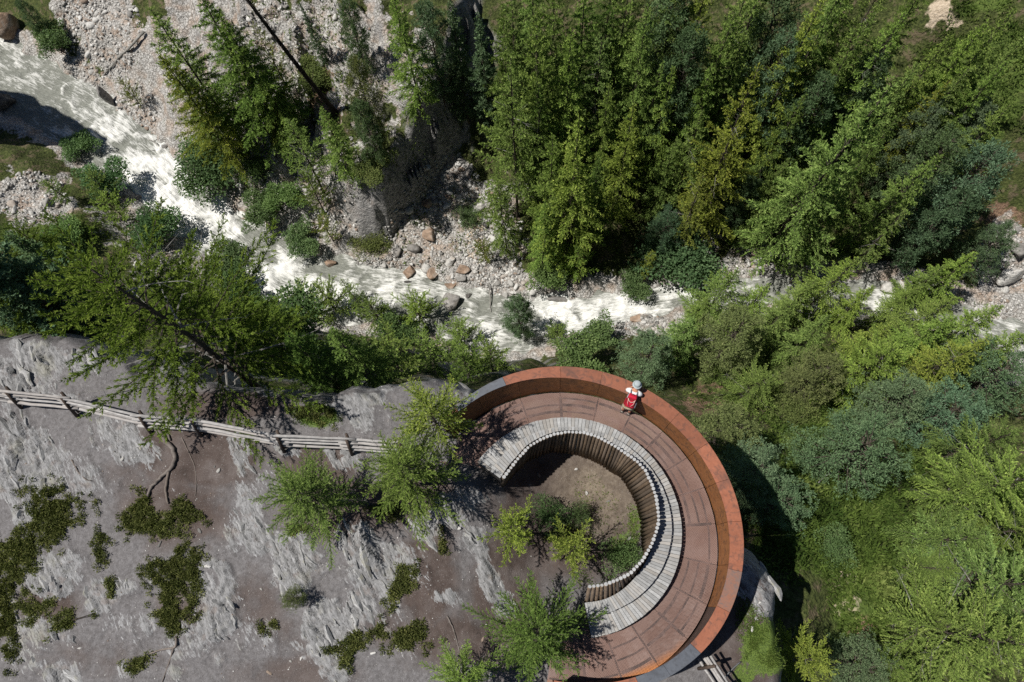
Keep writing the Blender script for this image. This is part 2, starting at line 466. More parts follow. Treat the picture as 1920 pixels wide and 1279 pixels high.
PX0, PX1, PY0, PY1, PS = -19.5, 10.5, -9.5, 11.0, 0.045
pnx = int((PX1 - PX0) / PS) + 1; pny = int((PY1 - PY0) / PS) + 1
_px, _py = np.meshgrid(PX0 + PS * np.arange(pnx), PY0 + PS * np.arange(pny))
PZ, PRK, PEDGE = plateau(_px, _py)

def ground(x, y):
    x = np.asarray(x, float); y = np.asarray(y, float)
    v = valley_q(x, y)
    ok = (x > PX0) & (x < PX1) & (y > PY0) & (y < PY1)
    p = bil(PZ, x, y, PX0, PY0, PS)
    return np.where(ok, np.maximum(p, v), v)

def hit(u, v, above=0.0, valley_only=False):
    """first point on the ray through u, v that lies `above` metres over the ground"""
    u = np.atleast_1d(np.asarray(u, float)); v = np.atleast_1d(np.asarray(v, float))
    d = np.stack([u - CX, -(v - CY), -FPX + 0 * u], -1) @ ROT.T
    d /= -d[:, 2:3]
    lo = np.full(u.shape, 2.0); found = np.zeros(u.shape, bool); res = np.full(u.shape, 60.0)
    prev = np.full(u.shape, 2.0)
    for t in np.arange(2.0, 62.0, 0.2):
        p = CPOS + d * t
        gz = ground(p[:, 0], p[:, 1])
        h = (p[:, 2] - gz <= above) & ~found
        if valley_only: h &= gz < -5.0
        res[h] = t; found |= h
        if found.all(): break
    a = res - 0.2; b = res.copy()
    for _ in range(8):
        m = (a + b) / 2; p = CPOS + d * m[:, None]
        h = p[:, 2] - ground(p[:, 0], p[:, 1]) <= above
        b = np.where(h, m, b); a = np.where(h, a, m)
    p = CPOS + d * b[:, None]
    return p

# ---- what covers the slopes: (u, v, ru, rv, kind, strength)
COVER = [(190, 60, 75, 95, 'scree', 1), (150, 20, 50, 50, 'scree', .8), (255, 215, 40, 60, 'scree', .9), (60, 370, 75, 60, 'scree', .9), (300, 490, 60, 40, 'scree', .5), (500, 120, 80, 140, 'scree', .95), (520, 280, 90, 130, 'scree', .95), (600, 60, 90, 80, 'scree', .8), (400, 60, 110, 130, 'scree', .85), (440, 220, 110, 120, 'scree', .8), (700, 120, 90, 110, 'scree', .8), (660, 380, 60, 90, 'scree', .8), (280, 120, 60, 120, 'scree', .8),
         (640, 60, 70, 70, 'scree', .5), (790, 130, 30, 60, 'scree', .8), (700, 230, 60, 60, 'scree', .5), (640, 330, 60, 60, 'scree', .5), (610, 180, 40, 60, 'soil', .8), (640, 140, 60, 50, 'soil', .7), (700, 300, 40, 40, 'soil', .5),
         (850, 420, 120, 110, 'scree', 1), (920, 480, 60, 60, 'scree', 1), (840, 340, 60, 60, 'scree', .8), (800, 200, 90, 200, 'face', 1), (960, 530, 60, 30, 'scree', .9), (1160, 615, 110, 22, 'scree', 1), (1320, 470, 30, 40, 'scree', .9), (1470, 495, 50, 28, 'scree', 1),
         (1410, 480, 40, 30, 'scree', .9), (1500, 545, 60, 30, 'scree', .7), (1680, 560, 80, 40, 'scree', .95), (1880, 500, 60, 90, 'scree', .95), (1880, 680, 50, 50, 'scree', .7), (1762, 18, 30, 26, 'sand', 1), (1788, 46, 26, 15, 'sand', .9), (1745, 50, 16, 12, 'sand', .7), (1690, 230, 30, 40, 'soil', .9), (1680, 335, 40, 25, 'soil', .9), (1870, 410, 60, 30, 'soil', .8),
         (1560, 940, 110, 150, 'grass', 1), (1520, 790, 100, 60, 'grass', .9), (1740, 870, 60, 60, 'grass', 1), (1620, 1130, 60, 100, 'grass', .8), (1590, 1110, 45, 50, 'sand', .45), (1620, 1180, 30, 30, 'soil', .6), (1750, 880, 30, 14, 'soil', .8), (1640, 690, 40, 20, 'soil', .5),
         (1180, 120, 60, 60, 'grass', 1), (1300, 290, 60, 60, 'grass', .7), (1850, 120, 120, 120, 'grass', .8), (1400, 700, 100, 60, 'grass', .6), (1850, 640, 100, 60, 'grass', .7), (90, 440, 120, 40, 'grass', .8), (460, 310, 60, 40, 'grass', .9), (590, 120, 50, 60, 'grass', .5), (440, 200, 30, 40, 'grass', .4),
         (1900, 1000, 80, 80, 'grass', .8), (220, 420, 60, 40, 'scree', .5), (890, 430, 14, 60, 'sand', .6), (1250, 500, 50, 40, 'scree', .5), (600, 420, 90, 40, 'scree', .5), (1040, 540, 80, 20, 'scree', .6), (420, 620, 100, 40, 'soil', .5), (1310, 760, 60, 40, 'soil', .6), (1330, 640, 80, 30, 'scree', .4)]
def cover(x, y, z):
    u, v = pix(np.stack([x, y, z], -1))
    r = {k: np.zeros(x.shape) for k in ('scree', 'soil', 'grass', 'sand', 'face')}
    nz = (fbm(x * 0.55, y * 0.55, 90, 4) - 0.5) * 1.6
    for (cu, cv, ru, rv, k, st) in COVER:
        m = st * sst(1.35, 0.65, np.hypot((u - cu) / ru, (v - cv) / rv) + nz)
        r[k] = np.maximum(r[k], m)
    return r

# ---- ground materials
def stone_colours(m, vec):
    big = m.noise(0.9, 1, 0.6, vec); fine = m.noise(9.0, 2, 0.7, vec)
    c = m.ramp(fine, [(0.28, (.12, .115, .11)), (0.5, (.38, .37, .355)), (0.75, (.64, .63, .61))])
    return m.mix(m.ramp(big, [(0.45, 0.0), (0.68, 0.6)]), c, (.33, .235, .17), 'MIX')

def mat_valley():
    m = NT('slope_ground'); g = m.geo()
    n1 = m.noise(1.4, 3, 0.65, g); n2 = m.noise(6.0, 3, 0.65, g)
    floor = m.ramp(n2, [(0.3, (.020, .026, .010)), (0.55, (.060, .075, .022)), (0.75, (.12, .125, .05))])
    floor = m.mix(m.ramp(n1, [(0.52, 0), (0.62, .75)]), floor, (.135, .105, .07))
    grass = m.ramp(n2, [(0.25, (.035, .055, .014)), (0.55, (.085, .125, .028)), (0.8, (.17, .19, .06))])
    vo2 = m.n('TexVoronoi', Scale=3.2, feature='DISTANCE_TO_EDGE'); m.set(vo2.inputs['Vector'], g)
    st = stone_colours(m, g)
    st = m.mix(m.ramp(vo2.outputs[0], [(0.0, .75), (0.12, 0)]), st, (.09, .08, .065))
    soil = m.ramp(n2, [(0.3, (.12, .075, .05)), (0.7, (.27, .18, .125))])
    sand = m.ramp(n2, [(0.3, (.36, .29, .21)), (0.7, (.55, .46, .36))])
    def edge(a, k=0.28):
        w = m.math('ADD', m.attr(a), m.math('MULTIPLY', m.math('SUBTRACT', n1, 0.5), 1.6))
        return m.ramp(w, [(0.42, 0), (0.42 + k, 1)])
    c = m.mix(edge('grass'), floor, grass)
    c = m.mix(edge('soil'), c, soil)
    c = m.mix(edge('scree', .12), c, st)
    c = m.mix(edge('sand'), c, sand)
    mp = m.map(g, (0.8, 3.0, 2.2), (0.3, 0.2, 0.5))
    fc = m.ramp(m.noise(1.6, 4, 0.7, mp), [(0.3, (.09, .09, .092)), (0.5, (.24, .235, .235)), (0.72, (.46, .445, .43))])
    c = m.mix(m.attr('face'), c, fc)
    m.bump(n2, 0.9, 0.2)
    return m.done(c, 0.9, 0, 0.15)

def mat_plateau():
    m = NT('plateau_rock_and_soil'); g = m.geo()
    n1 = m.noise(1.1, 3, 0.6, g); n2 = m.noise(9, 3, 0.65, g); n3 = m.noise(38, 1, 0.7, g)
    soil = m.ramp(n1, [(0.3, (.040, .027, .022)), (0.5, (.070, .051, .044)), (0.72, (.115, .096, .09))])
    dust = m.ramp(n2, [(0.3, (.093, .088, .089)), (0.7, (.168, .162, .167))])
    bw = m.math('ADD', m.attr('brown'), m.math('MULTIPLY', m.math('SUBTRACT', n1, .5), 1.1))
    soil = m.mix(m.ramp(bw, [(0.12, .97), (0.62, 0.10)]), soil, dust)
    soil = m.mix(m.math('MULTIPLY', m.attr('tan'), m.ramp(n1, [(.3, .35), (.65, 1)])), soil, m.ramp(n2, [(.3, (.12, .095, .07)), (.7, (.24, .20, .155))]))
    soil = m.mix(m.ramp(n3, [(0.66, 0), (0.74, .6)]), soil, (.34, .33, .33))
    soil = m.mix(m.ramp(n3, [(0.28, .6), (0.38, 0)]), soil, (.035, .027, .025))
    mp = m.map(g, (1, 1, 1), (0, 0, math.radians(58)))
    mp2 = m.map(mp, (1.8, 6, 3))
    st = m.noise(2.6, 4, 0.7, mp2)
    rock = m.ramp(st, [(0.25, (.075, .073, .072)), (0.42, (.16, .16, .162)), (0.6, (.25, .25, .256)), (0.8, (.42, .42, .43))])
    rock = m.mix(m.ramp(n1, [(0.55, 0), (0.72, .35)]), rock, (.25, .24, .165))
    rock = m.mix(m.ramp(m.noise(2.3, 2, .6, g), [(0.58, 0), (0.68, .4)]), rock, (.16, .125, .11))
    ck = m.math('ABSOLUTE', m.math('SUBTRACT', m.noise(1.1, 3, .6, mp2, .4), .5))
    rock = m.mix(m.ramp(ck, [(0.0, .85), (0.018, 0)]), rock, (.03, .028, .027))
    w = m.math('ADD', m.attr('rock'), m.math('MULTIPLY', m.math('SUBTRACT', st, 0.5), 1.1))
    c = m.mix(m.ramp(w, [(0.39, 0), (0.47, 1)]), soil, rock)
    gr = m.math('ADD', m.attr('moss'), m.math('MULTIPLY', m.math('SUBTRACT', n2, 0.5), 1.2))
    gcol = m.ramp(n3, [(0.35, (.04, .065, .015)), (0.65, (.13, .19, .035))])
    c = m.mix(m.ramp(gr, [(0.45, 0), (0.65, .95)]), c, gcol)
    m.bump(m.math('ADD', n2, n3), 0.5, 0.04)
    return m.done(c, 0.88, 0, 0.2)

def build_ground():
    cv = cover(_gx, _gy, VG)
    gy_, gx_ = np.gradient(VG, GS); slope = np.hypot(gx_, gy_)
    d, _, side = seg_dist(_gx, _gy, CLIFF)
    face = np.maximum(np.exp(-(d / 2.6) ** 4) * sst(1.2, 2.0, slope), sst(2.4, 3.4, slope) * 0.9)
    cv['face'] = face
    dr, arc, _ = seg_dist(_gx, _gy, RS[::2, :2])
    e = dr - np.interp(arc, R_ARC, RS[:, 3])
    cv['scree'] = np.maximum(cv['scree'], 0.9 * sst(2.6, 0.4, e))
    V = np.stack([_gx, _gy, VG], -1).reshape(-1, 3)
    F_ = grid_faces(gnx, gny)
    # leave out what the plateau rock covers
    cov = (_in & (_dd > 1.2) & (_gx > PX0 + 1) & (_gy > PY0 + 1)).ravel()
    F_ = F_[~cov[F_].all(1)]
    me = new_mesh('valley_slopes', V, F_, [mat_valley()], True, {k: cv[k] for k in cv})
    o = tag(obj('valley_slopes', me), 'steep gorge slopes of scree, grass and forest floor', kind='structure')
    # plateau
    keep = (PEDGE > -2.1).ravel()
    F_ = grid_faces(pnx, pny); F_ = F_[keep[F_].all(1)]
    used = np.zeros(pnx * pny, bool); used[F_.ravel()] = True
    idx = np.cumsum(used) - 1
    V = np.stack([_px, _py, PZ], -1).reshape(-1, 3)[used]
    u, v = pix(V)
    moss = np.zeros(len(V))
    for (cu, cv_, ru, rv, st) in [(595, 780, 45, 26, .9), (1440, 1215, 60, 60, .95), (1395, 1265, 26, 30, .7), (1190, 990, 16, 60, .55), (1170, 1030, 40, 40, .6), (1060, 1040, 40, 30, .3), (1160, 960, 40, 50, .25), (560, 770, 30, 14, .6), (1400, 1150, 30, 30, .5)]:
        moss = np.maximum(moss, st * sst(1.3, .5, np.hypot((u - cu) / ru, (v - cv_) / rv)))
    rk = np.maximum(PRK, sst(0.15, -0.5, PEDGE))
    brown = np.zeros(len(V))
    for (cu, cv_, ru, rv, st) in [(370, 850, 130, 70, 1), (420, 760, 120, 30, 1), (640, 950, 110, 60, 1), (780, 930, 80, 70, .9), (800, 1080, 60, 110, .9), (950, 1120, 70, 130, 1), (880, 1200, 120, 60, .8), (1080, 960, 160, 130, 1), (330, 960, 110, 70, .8), (600, 880, 80, 60, .9), (480, 1130, 60, 60, .5), (240, 900, 60, 40, .4), (560, 1260, 120, 40, .5), (190, 1230, 120, 40, .3), (1400, 1200, 80, 120, .9), (340, 1140, 50, 50, .6), (90, 1130, 60, 40, .8), (540, 1190, 50, 40, .4), (730, 1180, 60, 40, .5)]:
        brown = np.maximum(brown, st * sst(1.5, .3, np.hypot((u - cu) / ru, (v - cv_) / rv)))
    me = new_mesh('plateau_ground', V, idx[F_], [mat_plateau()], False, {'rock': rk.ravel()[used], 'moss': moss, 'brown': brown, 'tan': sst(1.35, .35, np.hypot((u - 1115) / 95, (v - 925) / 85))})
    p = tag(obj('plateau_ground', me), 'bare schist plateau with trodden grey brown soil', kind='structure')
    return o, p
SLOPES, PLAT = build_ground()

# ---- the river
def build_river():
    S = np.arange(0, R_ARC[-1], 0.11); T = np.linspace(-1.35, 1.35, 64)
    cx = np.interp(S, R_ARC, RS[:, 0]); cy = np.interp(S, R_ARC, RS[:, 1]); cz = np.interp(S, R_ARC, RS[:, 2]); hw = np.interp(S, R_ARC, RS[:, 3])
    k = np.ones(21) / 21
    pad = lambda a: np.convolve(np.r_[np.full(10, a[0]), a, np.full(10, a[-1])], k, 'valid')
    tx = np.gradient(pad(cx)); ty = np.gradient(pad(cy)); L = np.hypot(tx, ty); tx /= L; ty /= L
    s, t = np.meshgrid(S, T)
    off = t * hw
    x = cx - ty * off; y = cy + tx * off
    n_ = lambda a, b, sd_, o=4: fbm(s * a, off * b, sd_, o)
    wx = (fbm(x * .5, y * .5, 200, 3) - .5) * 3; wy = (fbm(x * .5, y * .5, 207, 3) - .5) * 3
    chop = fbm((s + wx) * 0.9, (off + wy) * 1.3, 210, 4) - .5
    ridge = 1 - np.abs(2 * fbm((s + wx) * 0.55, (off + wy) * .8, 220, 3) - 1)
    u, v = pix(np.stack([x, y, cz + 0 * x], -1))
    rapid = np.full(x.shape, .45)
    for (cu, cv, ru, rv, q) in [(300, 350, 90, 90, 1.2), (400, 430, 90, 70, 1.25), (520, 520, 70, 60, 1.2), (560, 530, 60, 40, .9), (630, 560, 70, 40, 1.1), (200, 250, 60, 40, .7), (130, 180, 50, 40, .5), (60, 200, 90, 60, .2), (100, 120, 40, 30, .5), (1050, 590, 90, 40, 1), (1180, 575, 80, 30, .9), (1270, 560, 60, 30, .7), (760, 560, 60, 40, .45), (820, 590, 60, 40, .2), (900, 620, 60, 30, .7), (930, 580, 40, 30, .3), (1480, 540, 60, 30, .15), (1680, 570, 60, 30, .8), (740, 540, 60, 30, .7), (480, 460, 40, 40, .3), (600, 500, 40, 30, .35)]:
        w = sst(1.3, .3, np.hypot((u - cu) / ru, (v - cv) / rv)); rapid = rapid + (q - rapid) * w
    z = cz + (chop * .9 + (ridge - .6) * .5) * (.18 + .55 * rapid) + (fbm(x * 3, y * 3, 230, 3) - .5) * .16 * rapid
    foam = rapid * 1.0 + (ridge - .65) * 1.1 + chop * .7 - .25
    V = np.stack([x, y, z], -1).reshape(-1, 3)
    m = NT('milky_glacier_water')
    g = m.geo()
    co = m.n('CombineXYZ'); m.set(co.inputs[0], m.attr('sdir')); m.set(co.inputs[1], m.attr('tdir'))
    vec = co.outputs[0]
    st = m.noise(1.0, 5, 0.68, m.map(vec, (.75, 3.6, 1)), 1.3)
    fi = m.noise(1.0, 3, 0.7, m.map(vec, (2.4, 9.0, 1)), 0.8)
    f = m.math('ADD', m.attr('foam'), m.math('ADD', m.math('MULTIPLY', m.math('SUBTRACT', st, .5), 2.2), m.math('MULTIPLY', m.math('SUBTRACT', fi, .5), .9)))
    ff = m.ramp(f, [(0.30, 0), (0.58, .45), (1.0, 1)])
    wat = m.ramp(fi, [(0.3, (.15, .157, .137)), (0.7, (.24, .248, .222))])
    c = m.mix(ff, wat, (.72, .722, .70))
    m.bump(m.math('ADD', m.math('MULTIPLY', st, .7), m.math('MULTIPLY', fi, .5)), 0.75, .3)
    m.set(m.b.inputs['Roughness'], m.math('ADD', m.math('MULTIPLY', ff, .3), .5))
    m.b.inputs['Specular IOR Level'].default_value = .3
    mat = m.mat; m.set(m.b.inputs['Base Color'], c); m.b.inputs['IOR'].default_value = 1.33
    me = new_mesh('river', V, grid_faces(len(S), len(T)), [mat], True, {'foam': foam, 'sdir': s, 'tdir': off})
    o = tag(obj('river', me), 'milky grey glacier river foaming through the gorge', kind='structure')
build_river()
# ------------------------------------------------------------------ the crescent viewing platform
PC = np.array([1.08, 1.45])
def z1(l): return [(820 + x / 2.066, 660 + y / 2.066) for x, y in l]
def z2(l): return [(860 + x / 5.33, 680 + y / 5.33) for x, y in l]
def z3(l): return [(1080 + x / 4.919, 860 + y / 4.919) for x, y in l]
def z4(l): return [(1080 + x / 5.35, 1040 + y / 5.35) for x, y in l]
class Polar:
    """r(theta) about the platform centre, fitted to points seen in the photograph"""
    def __init__(s, pts, z, order=2):
        p = at([q[0] for q in pts], [q[1] for q in pts], z)[:, :2] - PC
        th = np.arctan2(p[:, 1], p[:, 0]); r = np.hypot(p[:, 0], p[:, 1]); s.o = order; s.z = z
        A = s.basis(th); reg = 0.02 * np.eye(A.shape[1]); reg[0, 0] = 0
        s.c = np.linalg.solve(A.T @ A + reg, A.T @ r)
    def basis(s, th):
        return np.stack([np.ones_like(th)] + [f(k * th) for k in range(1, s.o + 1) for f in (np.cos, np.sin)], -1)
    def r(s, th): return float(s.basis(np.array([th]))[0] @ s.c)
    def p(s, th, z=None, dr=0.0):
        r = s.r(th) + dr
        return Vector((PC[0] + r * math.cos(th), PC[1] + r * math.sin(th), s.z if z is None else z))
C_CAPO = Polar(z1([(40, 250), (130, 160), (268, 95), (400, 62), (500, 56), (600, 68), (700, 95), (790, 133), (870, 180), (960, 255), (1040, 345), (1110, 455), (1155, 560), (1180, 665), (1187, 760), (1180, 860), (1160, 945), (1120, 1040), (1060, 1120), (1000, 1180), (930, 1240)]), 1.12)
C_CAPI = Polar(z1([(150, 190), (275, 127), (410, 95), (540, 100), (650, 130), (780, 190), (900, 280), (1000, 390), (1075, 500), (1125, 620), (1142, 730), (1130, 850), (1095, 960), (1010, 1075), (930, 1150), (800, 1265)]), 1.12)
C_FLO = Polar(z1([(280, 195), (410, 160), (540, 160), (680, 195), (800, 258), (910, 345), (1000, 460), (1055, 580), (1085, 700), (1085, 800), (1065, 910), (1005, 1055), (910, 1175), (770, 1270)]), 0.0)
C_BEN = Polar(z1([(150, 440), (250, 330), (340, 275), (440, 260), (560, 262), (660, 285), (750, 335), (830, 405), (890, 490), (930, 580), (948, 680), (940, 780), (905, 890), (840, 980), (740, 1060), (590, 1110)]), 0.36)
C_MID = Polar(z2([(320, 1080), (480, 890), (640, 760), (780, 690), (960, 650), (1150, 640), (1300, 655), (1450, 710), (1560, 760)]) + z3([(640, 30), (750, 180), (820, 320), (865, 450), (885, 580), (885, 680), (860, 830), (800, 1000), (700, 1130)]) + z4([(700, 370), (540, 490), (350, 580), (120, 625)]), 0.54, 3)
TOPS = [(945, 894), (970.7, 860), (991, 837.6), (1014, 823.5), (1038, 814), (1066, 809.5), (1094.5, 811), (1119, 818), (1137.7, 828), (1158, 839.5), (1194, 864), (1210, 882), (1222, 907), (1230, 931), (1234.5, 961.6), (1234.5, 980), (1230, 998), (1222, 1020.6), (1206, 1049), (1181.6, 1075.5), (1157, 1087.7), (1131, 1097), (1106, 1100)]
TZ = [.58, .58, .59, .60, .61, .63, .66, .70, .75, .80, .90, .95, .99, 1.02, 1.04, 1.05, 1.06, 1.07, 1.08, 1.09, 1.1, 1.1, 1.1]
BOTS = [(942, 910, -.55), (962, 890, -1.2), (983, 871, -1.7), (1006, 860, -1.95), (1031, 849, -1.95), (1058, 849, -1.95), (1086, 853, -1.95), (1108, 860, -1.95), (1124, 868, -1.95), (1143, 881, -1.95), (1162, 891, -1.95), (1176, 909, -1.95), (1188, 929, -1.95), (1197, 950, -1.95), (1202, 974, -1.95), (1203, 994, -1.95), (1204, 1012, -1.9), (1206, 1032, -1.8), (1206, 1058, -1.2), (1186, 1091, -.2), (1160, 1110, .3), (1130, 1121, .45), (1101, 1124, .5)]

def corten(name, a, b, dark, rough=0.62):
    m = NT(name); g = m.geo()
    n1 = m.noise(1.3, 4, 0.6, g, .6); n2 = m.noise(14, 3, 0.65, g)
    vz = m.map(g, (9, 9, 0.7)); stv = m.noise(1.0, 3, .6, vz)
    c = m.ramp(m.math('ADD', m.math('MULTIPLY', n1, .6), m.math('MULTIPLY', stv, .4)), [(0.36, a), (0.62, b)])
    c = m.mix(m.ramp(n1, [(0.56, 0), (0.70, .75)]), c, dark)
    c = m.mix(m.math('MULTIPLY', m.math('SUBTRACT', n2, .45), .8, clamp=True), c, tuple(q * .45 for q in a))
    n3 = m.noise(4.5, 4, .7, g, 1.2)
    c = m.mix(m.ramp(n3, [(.50, 0), (.64, .75)]), c, dark)
    rnd = m.math('ADD', m.math('MULTIPLY', m.rnd(), .3), .85)
    c = m.mix(1.0, c, rnd, 'MULTIPLY')
    m.bump(n2, .12, .01)
    return m.done(c, rough, 0.0, .35)
M_CAP = corten('rusty_steel_cap', (.205, .07, .036), (.265, .096, .053), (.10, .048, .034))
M_CAPW = corten('worn_rusty_steel_cap', (.24, .10, .06), (.17, .11, .09), (.12, .095, .09))
M_CAPG = corten('blue_grey_steel', (.075, .083, .10), (.105, .115, .135), (.06, .063, .072), .42)
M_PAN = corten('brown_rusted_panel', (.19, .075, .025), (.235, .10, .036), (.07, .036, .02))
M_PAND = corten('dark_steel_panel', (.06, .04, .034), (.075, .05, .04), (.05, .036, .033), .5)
M_BEAM = simple('dark_rusted_beam', (.05, .028, .02), .8)

def mat_strip():
    m = NT('dark_tread_strip'); g = m.geo()
    n = m.noise(30, 2, .7, g); n1 = m.noise(2.5, 2, .6, g)
    c = m.ramp(m.math('ADD', m.math('MULTIPLY', n, .5), m.math('MULTIPLY', n1, .5)), [(0.38, (.045, .032, .03)), (0.62, (.13, .085, .075))])
    return m.done(c, .7, 0, .3)
M_STRIP = mat_strip()
def mat_deck():
    m = NT('perforated_rusted_deck'); g = m.geo()
    n1 = m.noise(.9, 4, .6, g); n2 = m.noise(9, 2, .6, g)
    c = m.ramp(n1, [(0.35, (.165, .098, .08)), (0.55, (.205, .132, .112)), (0.7, (.225, .155, .137))])
    e = m.math('ADD', m.attr('rust'), m.math('MULTIPLY', m.math('SUBTRACT', n1, .5), 1.0))
    c = m.mix(m.ramp(e, [(0.3, 0), (0.9, .85)]), c, (.40, .15, .045))
    c = m.mix(m.math('MULTIPLY', m.math('SUBTRACT', n2, .5), .9, clamp=True), c, (.13, .075, .06))
    rnd = m.math('ADD', m.math('MULTIPLY', m.rnd(), .22), .88)
    c = m.mix(1.0, c, rnd, 'MULTIPLY')
    # expanded metal: staggered lozenge holes, laid out in arc length and radius
    su = m.math('MULTIPLY', m.attr('arc'), 22.0); rv = m.math('MULTIPLY', m.attr('rad'), 38.0)
    row = m.math('FLOOR', rv)
    sh = m.math('MULTIPLY', m.math('MODULO', row, 2.0), 0.5)
    fu = m.math('ABSOLUTE', m.math('SUBTRACT', m.math('FRACT', m.math('ADD', su, sh)), .5))
    fv = m.math('ABSOLUTE', m.math('SUBTRACT', m.math('FRACT', rv), .5))
    hole = m.math('LESS_THAN', m.math('ADD', fu, fv), .36)
    m.done(c, .7, 0, .3)
    tr = m.n('BsdfTransparent'); mx = m.n('MixShader')
    m.set(mx.inputs[0], hole); m.t.links.new(m.b.outputs[0], mx.inputs[1]); m.t.links.new(tr.outputs[0], mx.inputs[2])
    m.t.links.new(mx.outputs[0], m.out.inputs[0])
    return m.mat
M_DECK = mat_deck()
M_DECKS = corten('solid_rusted_deck_sheet', (.31, .165, .115), (.36, .20, .15), (.27, .16, .12))

R_ = math.radians
platform = empty('viewing_platform', (PC[0], PC[1], 0))
tag(platform, 'crescent viewing platform of rust brown steel with high outer parapet', 'platform')
def on_platform(o):
    o.parent = platform; o.matrix_parent_inverse = Matrix.Translation((-PC[0], -PC[1], 0)); return o

JOINTS = [R_(a) for a in (152, 138.5, 125, 109.5, 92.5, 76, 60.5, 45.5, 31, 17.5, 3, -12.5, -27.5, -42, -56.5, -71, -85, -100)]
def arc_strip(mb, th0, th1, ra, rb, za, zb, n=4, th=0.0, m=0):
    pass
deck_inner = lambda th: C_BEN.r(th) - 0.25
for i in range(len(JOINTS) - 1):
    a, b = JOINTS[i], JOINTS[i + 1]
    g = 0.006 / 4.0
    a2, b2 = a - g, b + g
    n = 5
    r0 = [max(deck_inner(t), 2.2) + 1.3 * max(0.0, t - R_(143.5)) / R_(8) for t in np.linspace(a2, b2, n + 1)]
    # two rings of panels; the inner ring carries the benches
    solid = False
    V = []; F_ = []; arcs = []; rads = []; rust = []
    nr = 6
    for k, t in enumerate(np.linspace(a2, b2, n + 1)):
        ro = C_FLO.r(t)
        if t > R_(139): ro = min(ro, C_FLO.r(R_(139)) - (t - R_(139)) * 2.2)
        for j in range(nr + 1):
            r = r0[k] + (ro - r0[k]) * j / nr
            V.append((PC[0] + r * math.cos(t), PC[1] + r * math.sin(t), 0.0))
            arcs.append(t * 3.9); rads.append(r)
            rust.append(sst(.75, 1.0, np.array(j / nr)) * float(sst(R_(-30), R_(-70), np.array(t))) * 1.3)
    for k in range(n):
        for j in range(nr):
            q = k * (nr + 1) + j
            F_.append((q, q + 1, q + nr + 2, q + nr + 1))
    nv = len(V)
    # rim of the panel (thickness)
    V2 = V + [(x, y, -0.035) for x, y, _ in V]
    ring = [k * (nr + 1) for k in range(n + 1)] + [n * (nr + 1) + j for j in range(1, nr + 1)] + [k * (nr + 1) + nr for k in range(n - 1, -1, -1)] + [j for j in range(nr - 1, 0, -1)]
    F_ = [tuple(reversed(f)) for f in F_]
    for q in range(len(ring)):
        c0, c1 = ring[q], ring[(q + 1) % len(ring)]
        F_.append((c0, c1, c1 + nv, c0 + nv))
    me = new_mesh('deck_panel', V2, F_, [M_DECK], False, {'arc': arcs * 2, 'rad': rads * 2, 'rust': rust * 2})
    on_platform(obj('deck_panel', me))
# beams below, seen through the holes
for i, t in enumerate(JOINTS[1:-1]):
    mb = MB(); ri, ro = max(deck_inner(t), 2.2) - .05, C_FLO.r(t) - .02
    if t > R_(145): continue
    d = Vector((math.cos(t), math.sin(t), 0)); s = Vector((-d.y, d.x, 0)) * .05
    c = Vector((PC[0], PC[1], 0))
    lo = [c + d * ri + s + Vector((0, 0, -.30)), c + d * ro + s + Vector((0, 0, -.30)), c + d * ro - s + Vector((0, 0, -.30)), c + d * ri - s + Vector((0, 0, -.30))]
    hi = [p + Vector((0, 0, .255)) for p in lo]
    s2 = s * (.45 if i % 3 else .8); k0 = C_BEN.r(t) - .1 if i % 2 else C_BEN.r(t) + .25
    mt = MB(); lo2 = [c + d * k0 + s2 + Vector((0, 0, .001)), c + d * (ro - .1) + s2 + Vector((0, 0, .001)), c + d * (ro - .1) - s2 + Vector((0, 0, .001)), c + d * k0 - s2 + Vector((0, 0, .001))]
    mt.hexa(lo2, [p + Vector((0, 0, .004)) for p in lo2]); on_platform(mt.build('joint_strip', M_STRIP))
    mb.hexa(lo, hi); on_platform(mb.build('floor_beam', M_BEAM))
for fr in (0.30, 0.55, 0.79):
    for i in range(1, len(JOINTS) - 1):
        mb = MB(); ts = np.linspace(JOINTS[i] - .014, JOINTS[i + 1] + .014, 6)
        if (i * 7 + int(fr * 100)) % 5 == 0: continue
        ww = .026 if (i + int(fr * 10)) % 3 else .042
        V = []
        for t in ts:
            r = C_BEN.r(t) + (C_FLO.r(t) - C_BEN.r(t)) * fr
            for dr, z in ((-ww, .001), (ww, .001), (ww, .004), (-ww, .004)):
                V.append((PC[0] + (r + dr) * math.cos(t), PC[1] + (r + dr) * math.sin(t), z))
        Fc = [(3, 2, 1, 0), tuple(20 + k for k in range(4))]
        for k in range(5):
            for q in range(4):
                Fc.append((k * 4 + q, k * 4 + (q + 1) % 4, k * 4 + 4 + (q + 1) % 4, k * 4 + 4 + q))
        mb.add(V, Fc); on_platform(mb.build('tread_strip', M_STRIP))

